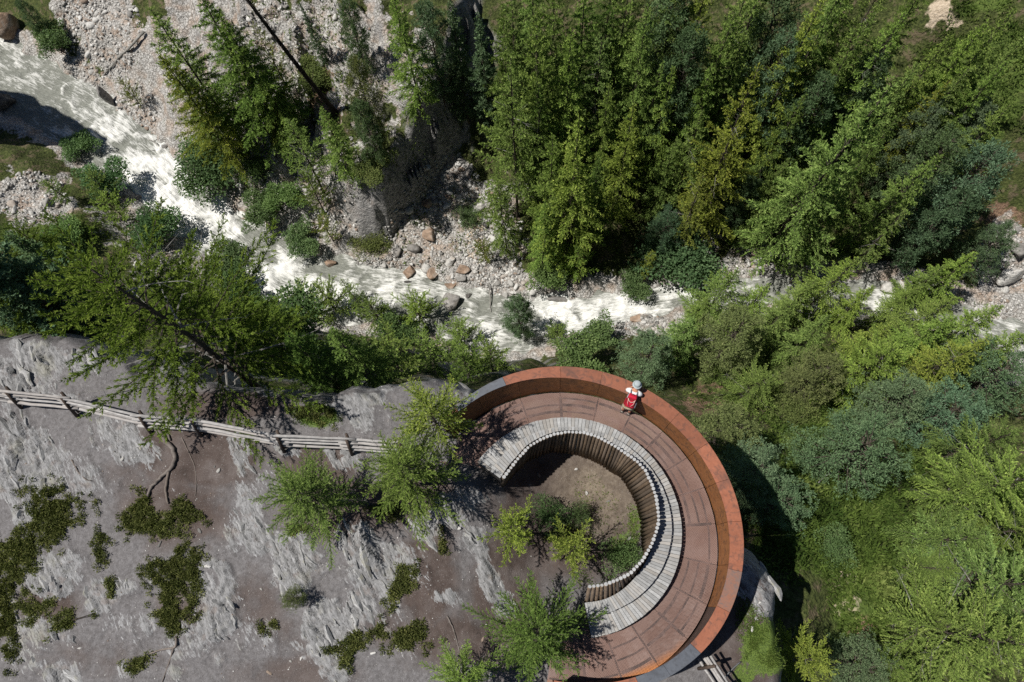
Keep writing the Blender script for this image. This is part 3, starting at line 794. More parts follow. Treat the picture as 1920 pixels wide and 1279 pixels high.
# parapet: outward leaning inner panels, outer skin, flat cap
PJ = [R_(a) for a in (141, 133, 125, 109, 92.5, 77, 61, 45.5, 31, 17, 2.5, -12.5, -28, -43, -58, -73, -88, -98)]
def cap_mat(a_mid):
    d = math.degrees(a_mid)
    if d > 133.5: return M_CAP
    if 113 < d: return M_CAPG
    if -27.5 < d < -14: return M_CAPW
    if -67 < d < -43.5: return M_CAPG
    return M_CAP
def prism_strip(ts, prof, mats, name, m=0):
    """sweep a closed profile [(fn(theta)->Vector)] along ts"""
    mb = MB(); V = []
    k = len(prof)
    for t in ts:
        for f in prof: V.append(f(t))
    Fc = [tuple(reversed(range(k))), tuple((len(ts) - 1) * k + q for q in range(k))]
    Fc = [tuple(range(k)), tuple(reversed([(len(ts) - 1) * k + q for q in range(k)]))]
    for i in range(len(ts) - 1):
        for q in range(k):
            Fc.append((i * k + q, (i + 1) * k + q, (i + 1) * k + (q + 1) % k, i * k + (q + 1) % k))
    mb.add(V, Fc)
    return on_platform(mb.build(name, mats))
gap = 0.0012
for i in range(len(PJ) - 1):
    ts = np.linspace(PJ[i] - gap, PJ[i + 1] + gap, 7)
    d = math.degrees((PJ[i] + PJ[i + 1]) / 2)
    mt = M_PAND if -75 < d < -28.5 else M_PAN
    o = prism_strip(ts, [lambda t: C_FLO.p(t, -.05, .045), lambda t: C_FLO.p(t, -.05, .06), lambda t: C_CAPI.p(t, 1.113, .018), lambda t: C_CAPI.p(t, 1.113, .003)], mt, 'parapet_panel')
    o = prism_strip(ts, [lambda t: C_CAPI.p(t, -.62, .10), lambda t: C_CAPI.p(t, -.62, .115), lambda t: C_CAPO.p(t, 1.113, -.012), lambda t: C_CAPO.p(t, 1.113, -.027)], M_PAN, 'parapet_outer_panel')
CJ = [R_(a) for a in (141, 133.6, 113.6, 92.5, 77, 61, 45.5, 31, 17, 2.5, -13.8, -27.4, -43.6, -56, -67, -88, -98)]
for i in range(len(CJ) - 1):
    ts = np.linspace(CJ[i] - gap * .7, CJ[i + 1] + gap * .7, 9)
    mt = cap_mat((CJ[i] + CJ[i + 1]) / 2)
    prism_strip(ts, [lambda t: C_CAPI.p(t, 1.115), lambda t: C_CAPO.p(t, 1.115), lambda t: C_CAPO.p(t, 1.135), lambda t: C_CAPI.p(t, 1.135)], mt, 'parapet_cap')
# the two rim girders and the braces down to the rock
for a, b in zip(JOINTS[1:-1], JOINTS[2:]):
    ts = np.linspace(a - .001, b + .001, 5)
    prism_strip(ts, [lambda t: C_FLO.p(t, -.62, -.03), lambda t: C_FLO.p(t, -.62, -.01), lambda t: C_FLO.p(t, -.042, -.01), lambda t: C_FLO.p(t, -.042, -.03)], M_BEAM, 'rim_girder')
for dg in (112, 88, 62, 40, 18, -4):
    t = R_(dg); a = C_FLO.p(t, -.42, -.35)
    q = Vector((PC[0] + 2.2 * math.cos(t), PC[1] + 2.2 * math.sin(t), -3.6))
    mb = MB(); mb.tube([q, a], .075, 8); on_platform(mb.build('strut', M_BEAM))

# ------------------------------------------------------------------ bench and log wall
def wood(name, dark, light, vary=.45, tint=(.40, .33, .25)):
    m = NT(name); oc = m.objc()
    n = m.noise(5.5, 4, .65, m.geo()); g = m.noise(1.0, 3, .6, m.map(m.n('TexCoord').outputs['Generated'], (2, 26, 6)))
    c = m.ramp(m.math('ADD', m.math('MULTIPLY', n, .5), m.math('MULTIPLY', g, .5)), [(0.34, dark), (0.64, light)])
    r = m.rnd()
    c = m.mix(m.math('MULTIPLY', m.ramp(r, [(.45, 0), (1, 1)]), .55), c, tint)
    k = m.math('ADD', m.math('MULTIPLY', m.math('FRACT', m.math('MULTIPLY', r, 7.31)), vary), 1 - vary / 2)
    c = m.mix(1.0, c, k, 'MULTIPLY')
    m.bump(g, .3, .01)
    return m.done(c, .8, 0, .2)
M_PLANK = wood('weathered_grey_plank', (.18, .182, .183), (.34, .343, .345), .34, (.28, .25, .215))
M_LOG = wood('brown_grey_log_bark', (.06, .041, .028), (.20, .145, .10), .6, (.16, .13, .108))
M_LOGTOP = simple('pale_sawn_log_top', (.33, .335, .34), .8, .15, 20)
M_FRAME = simple('dark_bench_side_plate', (.035, .032, .03), .7)
bench = tag(empty('curved_bench', (PC[0], PC[1], 0)), 'long curved two step bench of grey wooden slats on the platform', 'bench')
def on_bench(o):
    o.parent = bench; o.matrix_parent_inverse = Matrix.Translation((-PC[0], -PC[1], 0)); return o
rng = random.Random(5)
# inner limit of the seat: where the logs pass the seat height
lt = np.array([at(u, v, z)[:2] for (u, v), z in zip(TOPS, TZ)]); lb = np.array([at(u, v, z)[:2] for u, v, z in BOTS]); lbz = np.array([b[2] for b in BOTS]); tz = np.array(TZ)
seat_w = np.clip((0.5 - lbz) / (tz - lbz), 0, 1)[:, None]
seat_in = lb + (lt - lb) * seat_w
si_th = np.unwrap(np.arctan2(seat_in[:, 1] - PC[1], seat_in[:, 0] - PC[0])); si_r = np.hypot(*(seat_in - PC).T)
def seat_r(t): return float(np.interp(-t, -si_th, si_r)) + .075
TH_A, TH_B = R_(143.5), R_(-79.5)
NPL = 116
for tier in (0, 1):
    for i in range(NPL):
        ta = TH_A + (TH_B - TH_A) * (i + .05) / NPL; tb = TH_A + (TH_B - TH_A) * (i + .95) / NPL
        zt = (.36, .54)[tier] + rng.uniform(-.004, .004); zb = zt - .045
        if tier == 0: fi = lambda t: C_MID.r(t) - .05; fo = lambda t: C_BEN.r(t)
        else: fi = seat_r; fo = lambda t: C_MID.r(t)
        e = rng.uniform(-.006, .006)
        P = []
        for z in (zb, zt):
            for t, f in ((ta, fi), (ta, fo), (tb, fo), (tb, fi)):
                r = f(t) + (e if f is fo else 0)
                P.append((PC[0] + r * math.cos(t), PC[1] + r * math.sin(t), z))
        mb = MB(); mb.hexa(P[4:][::-1], P[:4][::-1]); mb.f = [tuple(f) for f in mb.f]
        on_bench(mb.build('slat', M_PLANK))
for nm, fo, z0, z1_ in (('lower_fascia', C_BEN, .0, .305), ('upper_fascia', C_MID, .2, .485)):
    V = []; ts = np.linspace(TH_A - .004, TH_B + .004, 90); mb = MB()
    for t in ts:
        for dr, z in ((-.05, z0), (-.03, z0), (-.03, z1_), (-.05, z1_)): V.append(fo.p(t, z, dr))
    Fc = []
    for i in range(len(ts) - 1):
        for q in range(4): Fc.append((i * 4 + q, (i + 1) * 4 + q, (i + 1) * 4 + (q + 1) % 4, i * 4 + (q + 1) % 4))
    mb.add(V, Fc); on_bench(mb.build(nm, M_FRAME))
for t, sg in ((TH_A + .006, 1), (TH_B - .006, -1)):      # stepped end plates
    d = Vector((math.cos(t), math.sin(t), 0)); s = Vector((-d.y, d.x, 0)) * .012 * sg; c = Vector((PC[0], PC[1], 0))
    prof = [(seat_r(t) - .05, -.4), (C_BEN.r(t) - .01, -.2), (C_BEN.r(t) - .01, .34), (C_MID.r(t) - .01, .34), (C_MID.r(t) - .01, .52), (seat_r(t) - .05, .52)]
    V = [c + d * r + Vector((0, 0, z)) for r, z in prof]; V += [v + s for v in V]
    n = len(prof); Fc = [tuple(range(n)), tuple(reversed(range(n, 2 * n)))] + [(k, k + n, (k + 1) % n + n, (k + 1) % n) for k in range(n)]
    mb = MB(); mb.add(V, Fc); on_bench(mb.build('end_plate', M_FRAME))

palisade = tag(empty('log_wall', (PC[0], PC[1], -1.9)), 'curved wall of upright logs forming the back of the bench', 'wall')
def on_wall(o):
    o.parent = palisade; o.matrix_parent_inverse = Matrix.Translation((-PC[0], -PC[1], 1.9)); return o
tt3 = np.c_[lt, tz]; bb3 = np.c_[lb, lbz]
arcl = np.r_[0, np.cumsum(np.hypot(*np.diff(lt, axis=0).T))]
NLOG = int(arcl[-1] / .112)
for i in range(NLOG + 1):
    s = arcl[-1] * i / NLOG
    T = np.array([np.interp(s, arcl, tt3[:, k]) for k in range(3)]); B = np.array([np.interp(s, arcl, bb3[:, k]) for k in range(3)])
    T[2] += rng.uniform(-.03, .03)
    ax = (B - T); ax /= np.linalg.norm(ax)
    gz = float(ground(B[0], B[1]))
    ext = max(0.0, (B[2] - min(gz - .15, B[2])) / max(.3, -ax[2]))
    if B[2] > -.5: ax2 = ax * .4 + np.array([0, 0, -.92]); B2 = B + ax2 / np.linalg.norm(ax2) * 1.2
    else: B2 = B + ax * min(ext, .8)
    rr = .057 * rng.uniform(.86, 1.12)
    jit = np.array([rng.uniform(-.015, .015), rng.uniform(-.015, .015), 0])
    mid = (T + B) / 2 + jit
    mb = MB(); mb.tube([T, T + ax * .03, mid, B, B2] if B[2] > -.5 else [T, T + ax * .03, mid, B2], [rr * .9, rr, rr * 1.03, rr * 1.05, rr * 1.05][: (5 if B[2] > -.5 else 4)], 9)
    mb.m[-2] = 1; mb.m[-1] = 0
    for f_i, f in enumerate(mb.f):
        if f_i < 9: pass
    me = mb.mesh('log', [M_LOG, M_LOGTOP]); 
    for q in me.polygons: q.use_smooth = len(q.vertices) == 4
    on_wall(obj('log', me))
# ------------------------------------------------------------------ vegetation: one mesh per kind, then copies
def leaf_mat(name, dark, light, tip, trans=0.35):
    m = NT(name)
    t = m.attr('tone')
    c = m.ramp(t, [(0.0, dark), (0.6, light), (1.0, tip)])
    c = m.mix(1.0, c, m.col(), 'MULTIPLY')
    df = m.n('BsdfDiffuse'); m.set(df.inputs[0], c)
    tl = m.n('BsdfTranslucent'); m.set(tl.inputs[0], m.mix(1.0, c, (1.1, 1.25, .6), 'MULTIPLY'))
    mx = m.n('MixShader'); mx.inputs[0].default_value = trans
    m.t.links.new(df.outputs[0], mx.inputs[1]); m.t.links.new(tl.outputs[0], mx.inputs[2])
    m.t.links.new(mx.outputs[0], m.out.inputs[0])
    m.t.nodes.remove(m.b)
    return m.mat
L_LARCH = leaf_mat('larch_needles', (.066, .105, .028), (.195, .28, .068), (.345, .43, .125), .27)
L_PINE = leaf_mat('stone_pine_needles', (.07, .11, .058), (.165, .23, .118), (.29, .355, .20), .25)
L_LEAF = leaf_mat('alder_leaves', (.06, .10, .04), (.125, .185, .075), (.23, .30, .135), .35)
L_JUNI = leaf_mat('juniper_needles', (.05, .062, .02), (.115, .13, .042), (.21, .21, .075), .25)
L_GRAS = leaf_mat('grass_blades', (.05, .085, .02), (.12, .175, .04), (.23, .28, .085), .4)
def bark_mat(name, a, b):
    m = NT(name)
    n = m.noise(6, 3, .6, m.map(m.objc(), (1, 1, .25)))
    return m.done(m.ramp(n, [(.35, a), (.65, b)]), .9, 0, .1)
B_LARCH = bark_mat('larch_bark', (.035, .028, .022), (.10, .085, .07))
B_GREY = bark_mat('grey_dead_twig', (.12, .115, .105), (.30, .29, .27))

def nrm(a): return a / np.maximum(np.linalg.norm(a, axis=-1, keepdims=True), 1e-9)

def kites(P, D, L, Wd, rng, tone):
    """thin four-cornered needles tufts: P (n,3) base, D (n,3) unit direction"""
    n = len(P)
    r = nrm(rng.normal(size=(n, 3)) * .75 + np.array([0, 0, 1.0]))
    s = nrm(np.cross(D, r)) * (Wd * .5)[:, None]
    m = P + D * (L * .45)[:, None]
    V = np.stack([P, m + s, P + D * L[:, None], m - s], 1).reshape(-1, 3)
    F_ = np.arange(4 * n).reshape(n, 4)
    return V, F_, np.repeat(tone, 4)

def conifer(seed, H=10.0, nb=95, Lmax=2.6, base=.12, shape=.75, rise=.25, droop=.5, lat_sp=.13, lat_len=.42, tuft=(.10, .17), width=.040,
            sp=.055, spread=.55, sparse=0.0, tw=.085, dead=.0, lean=0.0, top_rise=.5, hang=.18):
    rng = np.random.default_rng(seed)
    Vs = []; Fs = []; Ts = []; nv = 0
    br = MB(); tk = MB(); dd = MB()
    # trunk
    wob = rng.normal(size=(2, 4)) * .05
    def axis(h):
        t = h / H
        return np.array([np.sin(t * 5 + wob[0, 0] * 40) * wob[0, 1] * t * H * .12 + lean * t * t * H, np.sin(t * 4 + wob[1, 0] * 40) * wob[1, 1] * t * H * .12, h])
    hs = np.linspace(-.6, H * .985, 12)
    tk.tube([axis(h) if h > 0 else np.array([0, 0, h]) for h in hs], [tw * (1.25 if h < 0 else 1) * (1 - .93 * max(h, 0) / H) * H / 10 + .008 for h in hs], 8, cap=True)
    az = rng.uniform(0, 6.28)
    for i in range(nb):
        q = (i + rng.uniform(-.4, .4)) / nb
        q = min(max(q, 0), 1)
        t = base + (1 - base) * q ** .9           # relative height
        az += 2.399 + rng.normal() * .35
        prof = max(0.05, (1 - q) ** shape) * min(1, .55 + q * 3.2)
        Lb = Lmax * prof * rng.uniform(.55, 1.2)
        if rng.uniform() < .06: Lb *= 1.2
        o = axis(t * H)
        d0 = np.array([math.cos(az), math.sin(az), 0])
        ri = rise + top_rise * q + rng.normal() * .12
        n = max(5, int(Lb / .16))
        s = np.linspace(0, 1, n)
        sag = droop * (1 - .6 * q)
        bend = rng.normal() * .18
        side = np.array([-d0[1], d0[0], 0])
        path = o + d0 * (s * Lb)[:, None] + side * (bend * s ** 2 * Lb)[:, None]
        path[:, 2] += Lb * (ri * s - sag * s ** 1.6 + .16 * s ** 3)
        alive = rng.uniform() >= dead * (1 - q) ** 1.2 * 2
        w0 = (.008 + .008 * Lb)
        tgt = br if alive else dd
        tgt.tube([tuple(p) for p in path[::2]] if n > 6 else [tuple(p) for p in path], list(np.linspace(w0, .004, len(path[::2]) if n > 6 else n)), 4, cap=False)
        if not alive:
            for k in range(int(Lb / .25)):
                ss = rng.uniform(.25, 1); p = np.array([np.interp(ss, s, path[:, c]) for c in range(3)])
                dv = nrm(d0 * .7 + rng.normal(size=3) * .6); dd.tube([p, p + dv * rng.uniform(.1, .35) * min(Lb, 1.5)], [.006, .002], 3, cap=False)
            continue
        # laterals
        tan = nrm(np.gradient(path, axis=0))
        sl = np.arange(.16 + .10 * rng.uniform(), 1.0, lat_sp / Lb)
        m = len(sl)
        if sparse: keep = rng.uniform(size=m) > sparse; sl = sl[keep]; m = len(sl)
        if m == 0: continue
        bp = np.stack([np.interp(sl, s, path[:, c]) for c in range(3)], -1); bt = nrm(np.stack([np.interp(sl, s, tan[:, c]) for c in range(3)], -1))
        sg = np.where(np.arange(m) % 2 == 0, 1, -1) * rng.uniform(.55, 1.0, m)
        sd = nrm(np.cross(bt, np.array([0, 0, 1.0]))) * sg[:, None]
        ll = np.clip(lat_len * Lb * (1.05 - sl) * rng.uniform(.6, 1.15, m) + .10, .10, 1.1)
        ld = nrm(bt * rng.uniform(.85, 1.5, m)[:, None] + sd + np.stack([np.zeros(m), np.zeros(m), rng.uniform(-hang, .12, m)], -1))
        for k in range(m):
            if ll[k] > .35: br.tube([tuple(bp[k]), tuple(bp[k] + ld[k] * ll[k] * .8 + np.array([0, 0, -hang * .3 * ll[k]]))], [.004, .002], 3, cap=False)
        # tufts on laterals and along the branch
        cnt = np.maximum((ll / sp).astype(int), 2)
        idx = np.repeat(np.arange(m), cnt)
        fr = rng.uniform(.02, 1.0, len(idx))
        P = bp[idx] + ld[idx] * (ll[idx] * fr)[:, None]
        P[:, 2] -= hang * .6 * ll[idx] * fr ** 2
        D = nrm(ld[idx] * (1 - spread) + nrm(rng.normal(size=(len(idx), 3)) + np.array([0, 0, .25])) * spread * 1.2)
        tone_l = rng.uniform(.28, .62, m) + .14 * (q - .3)
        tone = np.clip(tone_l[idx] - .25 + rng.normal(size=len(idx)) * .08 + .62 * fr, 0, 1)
        nb2 = int(Lb / sp * 1.5)
        sb = rng.uniform(.2, 1.0, nb2)
        Pb = np.stack([np.interp(sb, s, path[:, c]) for c in range(3)], -1)
        Db = nrm(nrm(rng.normal(size=(nb2, 3)) + np.array([0, 0, .3])) * .8 + np.stack([np.interp(sb, s, tan[:, c]) for c in range(3)], -1) * .5)
        P = np.vstack([P, Pb]); D = np.vstack([D, Db]); tone = np.r_[tone, np.clip(rng.normal(size=nb2) * .15 + .5, 0, 1)]
        L = rng.uniform(*tuft, len(P)); Wd = width * rng.uniform(.7, 1.25, len(P))
        V, F_, T = kites(P, D, L, Wd, rng, tone)
        Vs.append(V); Fs.append(F_ + nv); Ts.append(T); nv += len(V)
    return dict(trunk=tk, branches=br, dead=dd, V=np.vstack(Vs), F=np.vstack(Fs), T=np.concatenate(Ts), H=H)

def clump_tree(seed, H=8.0, nb=70, Lmax=2.2, base=.08, shape=.5, rise=.35, ncl=9, cl_r=.20, per=26, tuft=(.10, .17), width=.035, tw=.1, upw=.55, fill=.45):
    """stone pine or leafy shrub: rounded clumps of needles or leaves at the ends of limbs"""
    rng = np.random.default_rng(seed)
    tk = MB(); br = MB(); Ps = []; Ds = []; Tn = []
    hs = np.linspace(-.5, H * .96, 8)
    tk.tube([(0, 0, h) for h in hs], [tw * (1.2 if h < 0 else 1) * (1 - .9 * max(h, 0) / H) * H / 8 + .01 for h in hs], 8)
    az = 0
    for i in range(nb):
        q = (i + rng.uniform(-.4, .4)) / nb; q = min(max(q, 0), 1)
        t = base + (1 - base) * q ** .95
        az += 2.399 + rng.normal() * .4
        prof = max(.08, (1 - q ** 1.6) ** shape) * min(1, .6 + 2.5 * q)
        Lb = Lmax * prof * rng.uniform(.65, 1.1)
        o = np.array([0, 0, t * H * .95]); d0 = np.array([math.cos(az), math.sin(az), 0])
        s = np.linspace(0, 1, 6)
        path = o + d0 * (s * Lb)[:, None]; path[:, 2] += Lb * ((rise + .35 * q) * s - .25 * s ** 2 + .2 * s ** 3)
        br.tube([tuple(p) for p in path], list(np.linspace(.012 + .014 * Lb, .008, 6)), 5, cap=False)
        m = max(3, int(ncl * (.35 + Lb / Lmax * .65)))
        ss = fill + (1 - fill) * rng.uniform(0, 1, m) ** .7; ss[0] = 1
        C = np.stack([np.interp(ss, s, path[:, c]) for c in range(3)], -1) + rng.normal(size=(m, 3)) * np.array([.16, .16, .09]) * Lb * .75
        for c in C:
            n = int(per * rng.uniform(.7, 1.25)); r = cl_r * rng.uniform(.75, 1.25)
            v = nrm(rng.normal(size=(n, 3)) + np.array([0, 0, upw]) + d0 * .3)
            Ps.append(c + v * r * rng.uniform(.15, .75, (n, 1))); Ds.append(nrm(v + rng.normal(size=(n, 3)) * .25))
            Tn.append(np.clip(rng.uniform(.28, .6) + rng.normal(size=n) * .13, 0, 1))
    P = np.vstack(Ps); D = np.vstack(Ds); T = np.concatenate(Tn)
    V, F_, T = kites(P, D, rng.uniform(*tuft, len(P)), width * rng.uniform(.75, 1.25, len(P)), rng, T)
    return dict(trunk=tk, branches=br, dead=MB(), V=V, F=F_, T=T, H=H)

def shrub(seed, H=2.4, rx=1.5, stems=9, n=5200, leaf=(.07, .13), width=.065):
    """leafy bush: several stems, leaves spread through a lumpy crown"""
    rng = np.random.default_rng(seed)
    tk = MB(); br = MB(); lob = []
    for k in range(stems):
        a = rng.uniform(0, 6.28); r = rng.uniform(.15, .8) * rx
        e = np.array([math.cos(a) * r, math.sin(a) * r, H * rng.uniform(.55, .95) * (1 - .35 * (r / rx) ** 2)])
        tk.tube([(0, 0, -.3), tuple(e * np.array([.35, .35, .45])), tuple(e)], [.035, .025, .008], 5, cap=False)
        lob.append((e, rng.uniform(.35, .6) * rx))
        for j in range(3):
            f = e + nrm(rng.normal(size=3) + np.array([0, 0, .3])) * rng.uniform(.3, .55) * rx * np.array([1, 1, .6])
            br.tube([tuple(e * .8), tuple(f)], [.012, .004], 4, cap=False); lob.append((f, rng.uniform(.2, .36) * rx))
    ws = np.array([l[1] ** 2 for l in lob]); idx = rng.choice(len(lob), n, p=ws / ws.sum())
    C = np.array([l[0] for l in lob])[idx]; Rr = np.array([l[1] for l in lob])[idx]
    v = nrm(rng.normal(size=(n, 3)) + np.array([0, 0, .35])) * np.array([1, 1, .75])
    P = C + v * (Rr * rng.uniform(.35, 1.02, n) ** .5)[:, None]
    P[:, 2] = np.maximum(P[:, 2], .05)
    lt = rng.uniform(.2, .7, len(lob))
    T = np.clip(lt[idx] + rng.normal(size=n) * .14, 0, 1)
    D = nrm(v + rng.normal(size=(n, 3)) * .7)
    V, F_, T = kites(P, D, rng.uniform(*leaf, n), width * rng.uniform(.7, 1.3, n), rng, T)
    return dict(trunk=tk, branches=br, dead=MB(), V=V, F=F_, T=T, H=H)

PROTO = {}
def proto(key, g, leafm, barkm=None):
    barkm = barkm or B_LARCH
    d = dict(H=g['H'])
    d['trunk'] = g['trunk'].mesh('trunk', [barkm], True)
    d['branches'] = g['branches'].mesh('branches', [barkm]) if g['branches'].n else None
    d['dead'] = g['dead'].mesh('dead_branches', [B_GREY]) if g['dead'].n else None
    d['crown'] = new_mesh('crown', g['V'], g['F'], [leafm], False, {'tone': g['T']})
    PROTO[key] = d
    return d
# slender forest larches, full larches, spreading near larches, stone pines, spruces, bushes
_f = dict(tuft=(.085, .15), width=.033, spread=.38)
proto('larch_a', conifer(1, nb=125, Lmax=2.7, base=.08, shape=.95, droop=.55, hang=.3, sp=.0155, lat_sp=.14, **_f), L_LARCH)
proto('larch_b', conifer(2, nb=125, Lmax=2.4, base=.06, shape=.88, droop=.65, hang=.35, sp=.0155, lat_sp=.14, **_f), L_LARCH)
proto('larch_c', conifer(3, nb=110, Lmax=2.9, base=.12, shape=1.0, droop=.6, hang=.3, dead=.12, sp=.020, lat_sp=.16, **_f), L_LARCH)
proto('larch_thin', conifer(4, nb=85, Lmax=1.7, base=.22, shape=.6, droop=.5, sparse=.25, dead=.18, sp=.022, lat_sp=.15, **_f), L_LARCH)
_n = dict(tuft=(.065, .11), width=.021, spread=.34)
proto('larch_wide', conifer(5, H=6, nb=105, Lmax=2.7, base=.10, shape=.7, rise=.2, droop=.35, lat_sp=.125, lat_len=.36, sp=.011, top_rise=.7, tw=.11, dead=.06, **_n), L_LARCH)
proto('larch_wide_b', conifer(6, H=6, nb=90, Lmax=2.4, base=.16, shape=.6, rise=.28, droop=.3, lat_sp=.13, lat_len=.36, sp=.011, top_rise=.8, tw=.11, dead=.16, **_n), L_LARCH)
proto('larch_young', conifer(7, H=3, nb=50, Lmax=1.35, base=.08, shape=.6, rise=.3, droop=.2, lat_sp=.12, lat_len=.30, sp=.0085, top_rise=.8, tw=.14, tuft=(.045, .08), width=.018, spread=.38), L_LARCH)
proto('larch_old', conifer(8, H=11, nb=100, Lmax=4.2, base=.16, shape=.55, rise=.22, droop=.35, lat_sp=.15, lat_len=.32, sp=.011, top_rise=.5, tw=.12, dead=.10, tuft=(.075, .125), width=.024, spread=.36), L_LARCH)
proto('spruce', conifer(9, nb=150, Lmax=1.6, base=.04, shape=.85, rise=.05, droop=.35, hang=.45, lat_sp=.10, sp=.034, tuft=(.11, .18), width=.06), L_PINE)
proto('pine_a', clump_tree(10, nb=95, Lmax=1.9, ncl=11, per=24, cl_r=.24, tuft=(.11, .19), width=.042), L_PINE)
proto('pine_b', clump_tree(11, nb=80, Lmax=2.3, shape=.42, ncl=13, per=24, cl_r=.24, tuft=(.11, .19), width=.042), L_PINE)
proto('pine_round', clump_tree(12, H=4.5, nb=70, Lmax=2.2, base=.04, shape=.45, ncl=13, per=24, cl_r=.2, tuft=(.09, .15), width=.035), L_PINE)
proto('alder_a', shrub(13, n=5600, leaf=(.09, .16), width=.10), L_LEAF)
proto('alder_b', shrub(14, H=2.0, rx=1.8, stems=12, n=7000, leaf=(.09, .16), width=.10), L_LEAF)
proto('alder_c', shrub(15, H=1.2, rx=1.1, stems=8, n=3600, leaf=(.05, .09), width=.045), L_LEAF)

TINT = {'green': (1, 1, 1), 'yellow': (1.30, 1.16, .88), 'olive': (1.12, .93, .72), 'dark': (.70, .76, .70), 'blue': (.88, 1.0, 1.06), 'bright': (1.14, 1.17, 1.0), 'pale': (1.0, 1.03, 1.12), 'dusky': (.52, .56, .40), 'deep': (.55, .64, .62)}  # dark and deep also put shade into the crown colour of shaded trees
rt = random.Random(77)
def plant(kind, name, tip, height, tint, label, cat='tree', group=None, wide=1.0, base=None, lean=(0, 0), up=False, xy=None):
    """tip: photograph position of the top (height metres over its foot); base: position of the foot instead"""
    if base is not None:
        p = hit(base[0], base[1], 0.0, not up)[0]
    else:
        p = hit(tip[0], tip[1], height, not up)[0]
    if xy is not None: p = xy
    g = float(ground(p[0], p[1]))
    pr = PROTO[kind]; s = height / pr['H']
    root = empty(name, (p[0], p[1], g - .05 * s), rt.uniform(0, 6.28))
    root.rotation_euler = (lean[0] + rt.uniform(-.03, .03), lean[1] + rt.uniform(-.03, .03), rt.uniform(0, 6.28))
    w = s * wide
    root.scale = (w, w, s)
    tag(root, label, cat, group)
    t = TINT[tint]; j = rt.uniform(.9, 1.1)
    for k, nm in (('trunk', 'trunk'), ('branches', 'branches'), ('dead', 'dead_branches'), ('crown', 'crown')):
        if pr[k] is None: continue
        o = bpy.data.objects.new(nm, pr[k]); COL.objects.link(o)
        if k == 'trunk': tr_ = o
        o.parent = tr_ if k in ('branches', 'dead') else root
        if k in ('dead', 'branches'): o['kind'] = 'stuff'
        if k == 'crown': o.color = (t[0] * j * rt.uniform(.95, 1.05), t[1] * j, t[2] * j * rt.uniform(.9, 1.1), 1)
    return root
# ------------------------------------------------------------------ the trees one by one
FAR = 'trees of the forest across the river'
NEARB = 'trees on the near slope below the plateau'
NAMES = {'la': 'larch', 'pi': 'stone_pine', 'sp': 'spruce', 'al': 'alder_bush'}
def T(kind, u, v, H, tint, wide, label, group=FAR, up=False, base=False, lean=(0, 0)):
    nm = NAMES[kind[:2]]
    if not up:
        if nm == 'alder_bush': H *= .72; wide *= .95
        elif group == FAR: wide *= .60
        elif kind == 'larch_young': H *= .62; wide *= .85
        elif kind in ('larch_wide', 'larch_wide_b', 'larch_old'): wide *= .72
        elif nm == 'larch': H *= .85; wide *= .72
        else: H *= .85; wide *= .78
    cat = 'bush' if kind[:2] == 'al' else 'tree'
    return plant(kind, nm, None if base else (u, v), H, tint, label, cat, group, wide, (u, v) if base else None, lean, up)

# across the river, right of the cliff: front row
T('larch_c', 957, 106, 19, 'green', 1.15, 'tall green larch at the edge of the forest right of the dark cliff')
T('larch_a', 1090, 205, 20, 'yellow', 1.05, 'broad yellow green larch whose lowest branches hang over the river bank')
T('larch_b', 1042, 246, 16, 'green', 1.1, 'larch tucked against the left side of the broad yellow green larch')
T('larch_b', 1192, 192, 15, 'yellow', 1.1, 'narrow larch with yellow top, right neighbour of the broad yellow green larch')
T('larch_b', 1272, 128, 13, 'bright', 1.0, 'bright green larch standing behind the narrow yellow topped larch')
T('larch_c', 1438, 132, 20, 'olive', 1.0, 'large olive brown larch in the middle of the far forest')
T('larch_a', 1660, 150, 22, 'green', 1.15, 'largest green larch of the far forest, leaning far to the right')
T('larch_thin', 1330, 330, 12, 'olive', 1.3, 'thin grey branched larch low in front of the olive brown larch')
T('pine_a', 1548, 140, 13, 'dark', 1.0, 'dark stone pine between the olive brown larch and the largest larch')
T('larch_b', 1748, 290, 14, 'green', 1.2, 'green larch right of the largest larch, above the pale fallen trunk')
T('larch_thin', 1560, 440, 9, 'pale', 1.6, 'low pale larch with bare grey twigs at the foot of the largest larch')
T('pine_b', 1790, 250, 12, 'dark', 1.1, 'dark stone pine beside the reddish earth patch')
T('pine_b', 1880, 285, 13, 'blue', 1.1, 'big blue green stone pine at the right border, upper slope')
T('pine_a', 1830, 360, 11, 'dark', 1.2, 'blackish stone pine below the big blue green pine')
T('larch_b', 1905, 190, 12, 'green', 1.2, 'larch cut by the right border above the blue green pine')
# second and third rows
T('larch_a', 1040, -60, 18, 'green', 1.0, 'larch behind the tall larch above the cliff shadow, cut by the upper border')
T('larch_b', 1110, -45, 16, 'bright', 1.1, 'larch cut by the upper border over the pale thin larch')
T('larch_b', 1180, -60, 16, 'green', 1.1, 'larch cut by the upper border over the bright clearing')
T('pine_a', 1270, -50, 14, 'dark', 1.1, 'dark pine cut by the upper border, first right of the bright clearing')
T('larch_b', 1340, -70, 16, 'yellow', 1.0, 'yellowish larch cut by the upper border over the dark stone pine')
T('larch_c', 1430, -50, 16, 'green', 1.1, 'larch cut by the upper border straight above the olive brown larch')
T('pine_a', 1500, -60, 14, 'dark', 1.1, 'dark pine cut by the upper border above the blue green stone pine')
T('larch_b', 1590, -60, 16, 'green', 1.0, 'larch cut by the upper border right of the yellowish larch')
T('larch_c', 1680, -70, 15, 'green', 1.1, 'larch cut by the upper border nearest the sandy clearing')
T('larch_b', 1240, 110, 13, 'green', 1.0, 'green larch just left of the bright green larch')
T('larch_a', 1410, 70, 15, 'green', 1.0, 'green larch right behind the tip of the olive brown larch')
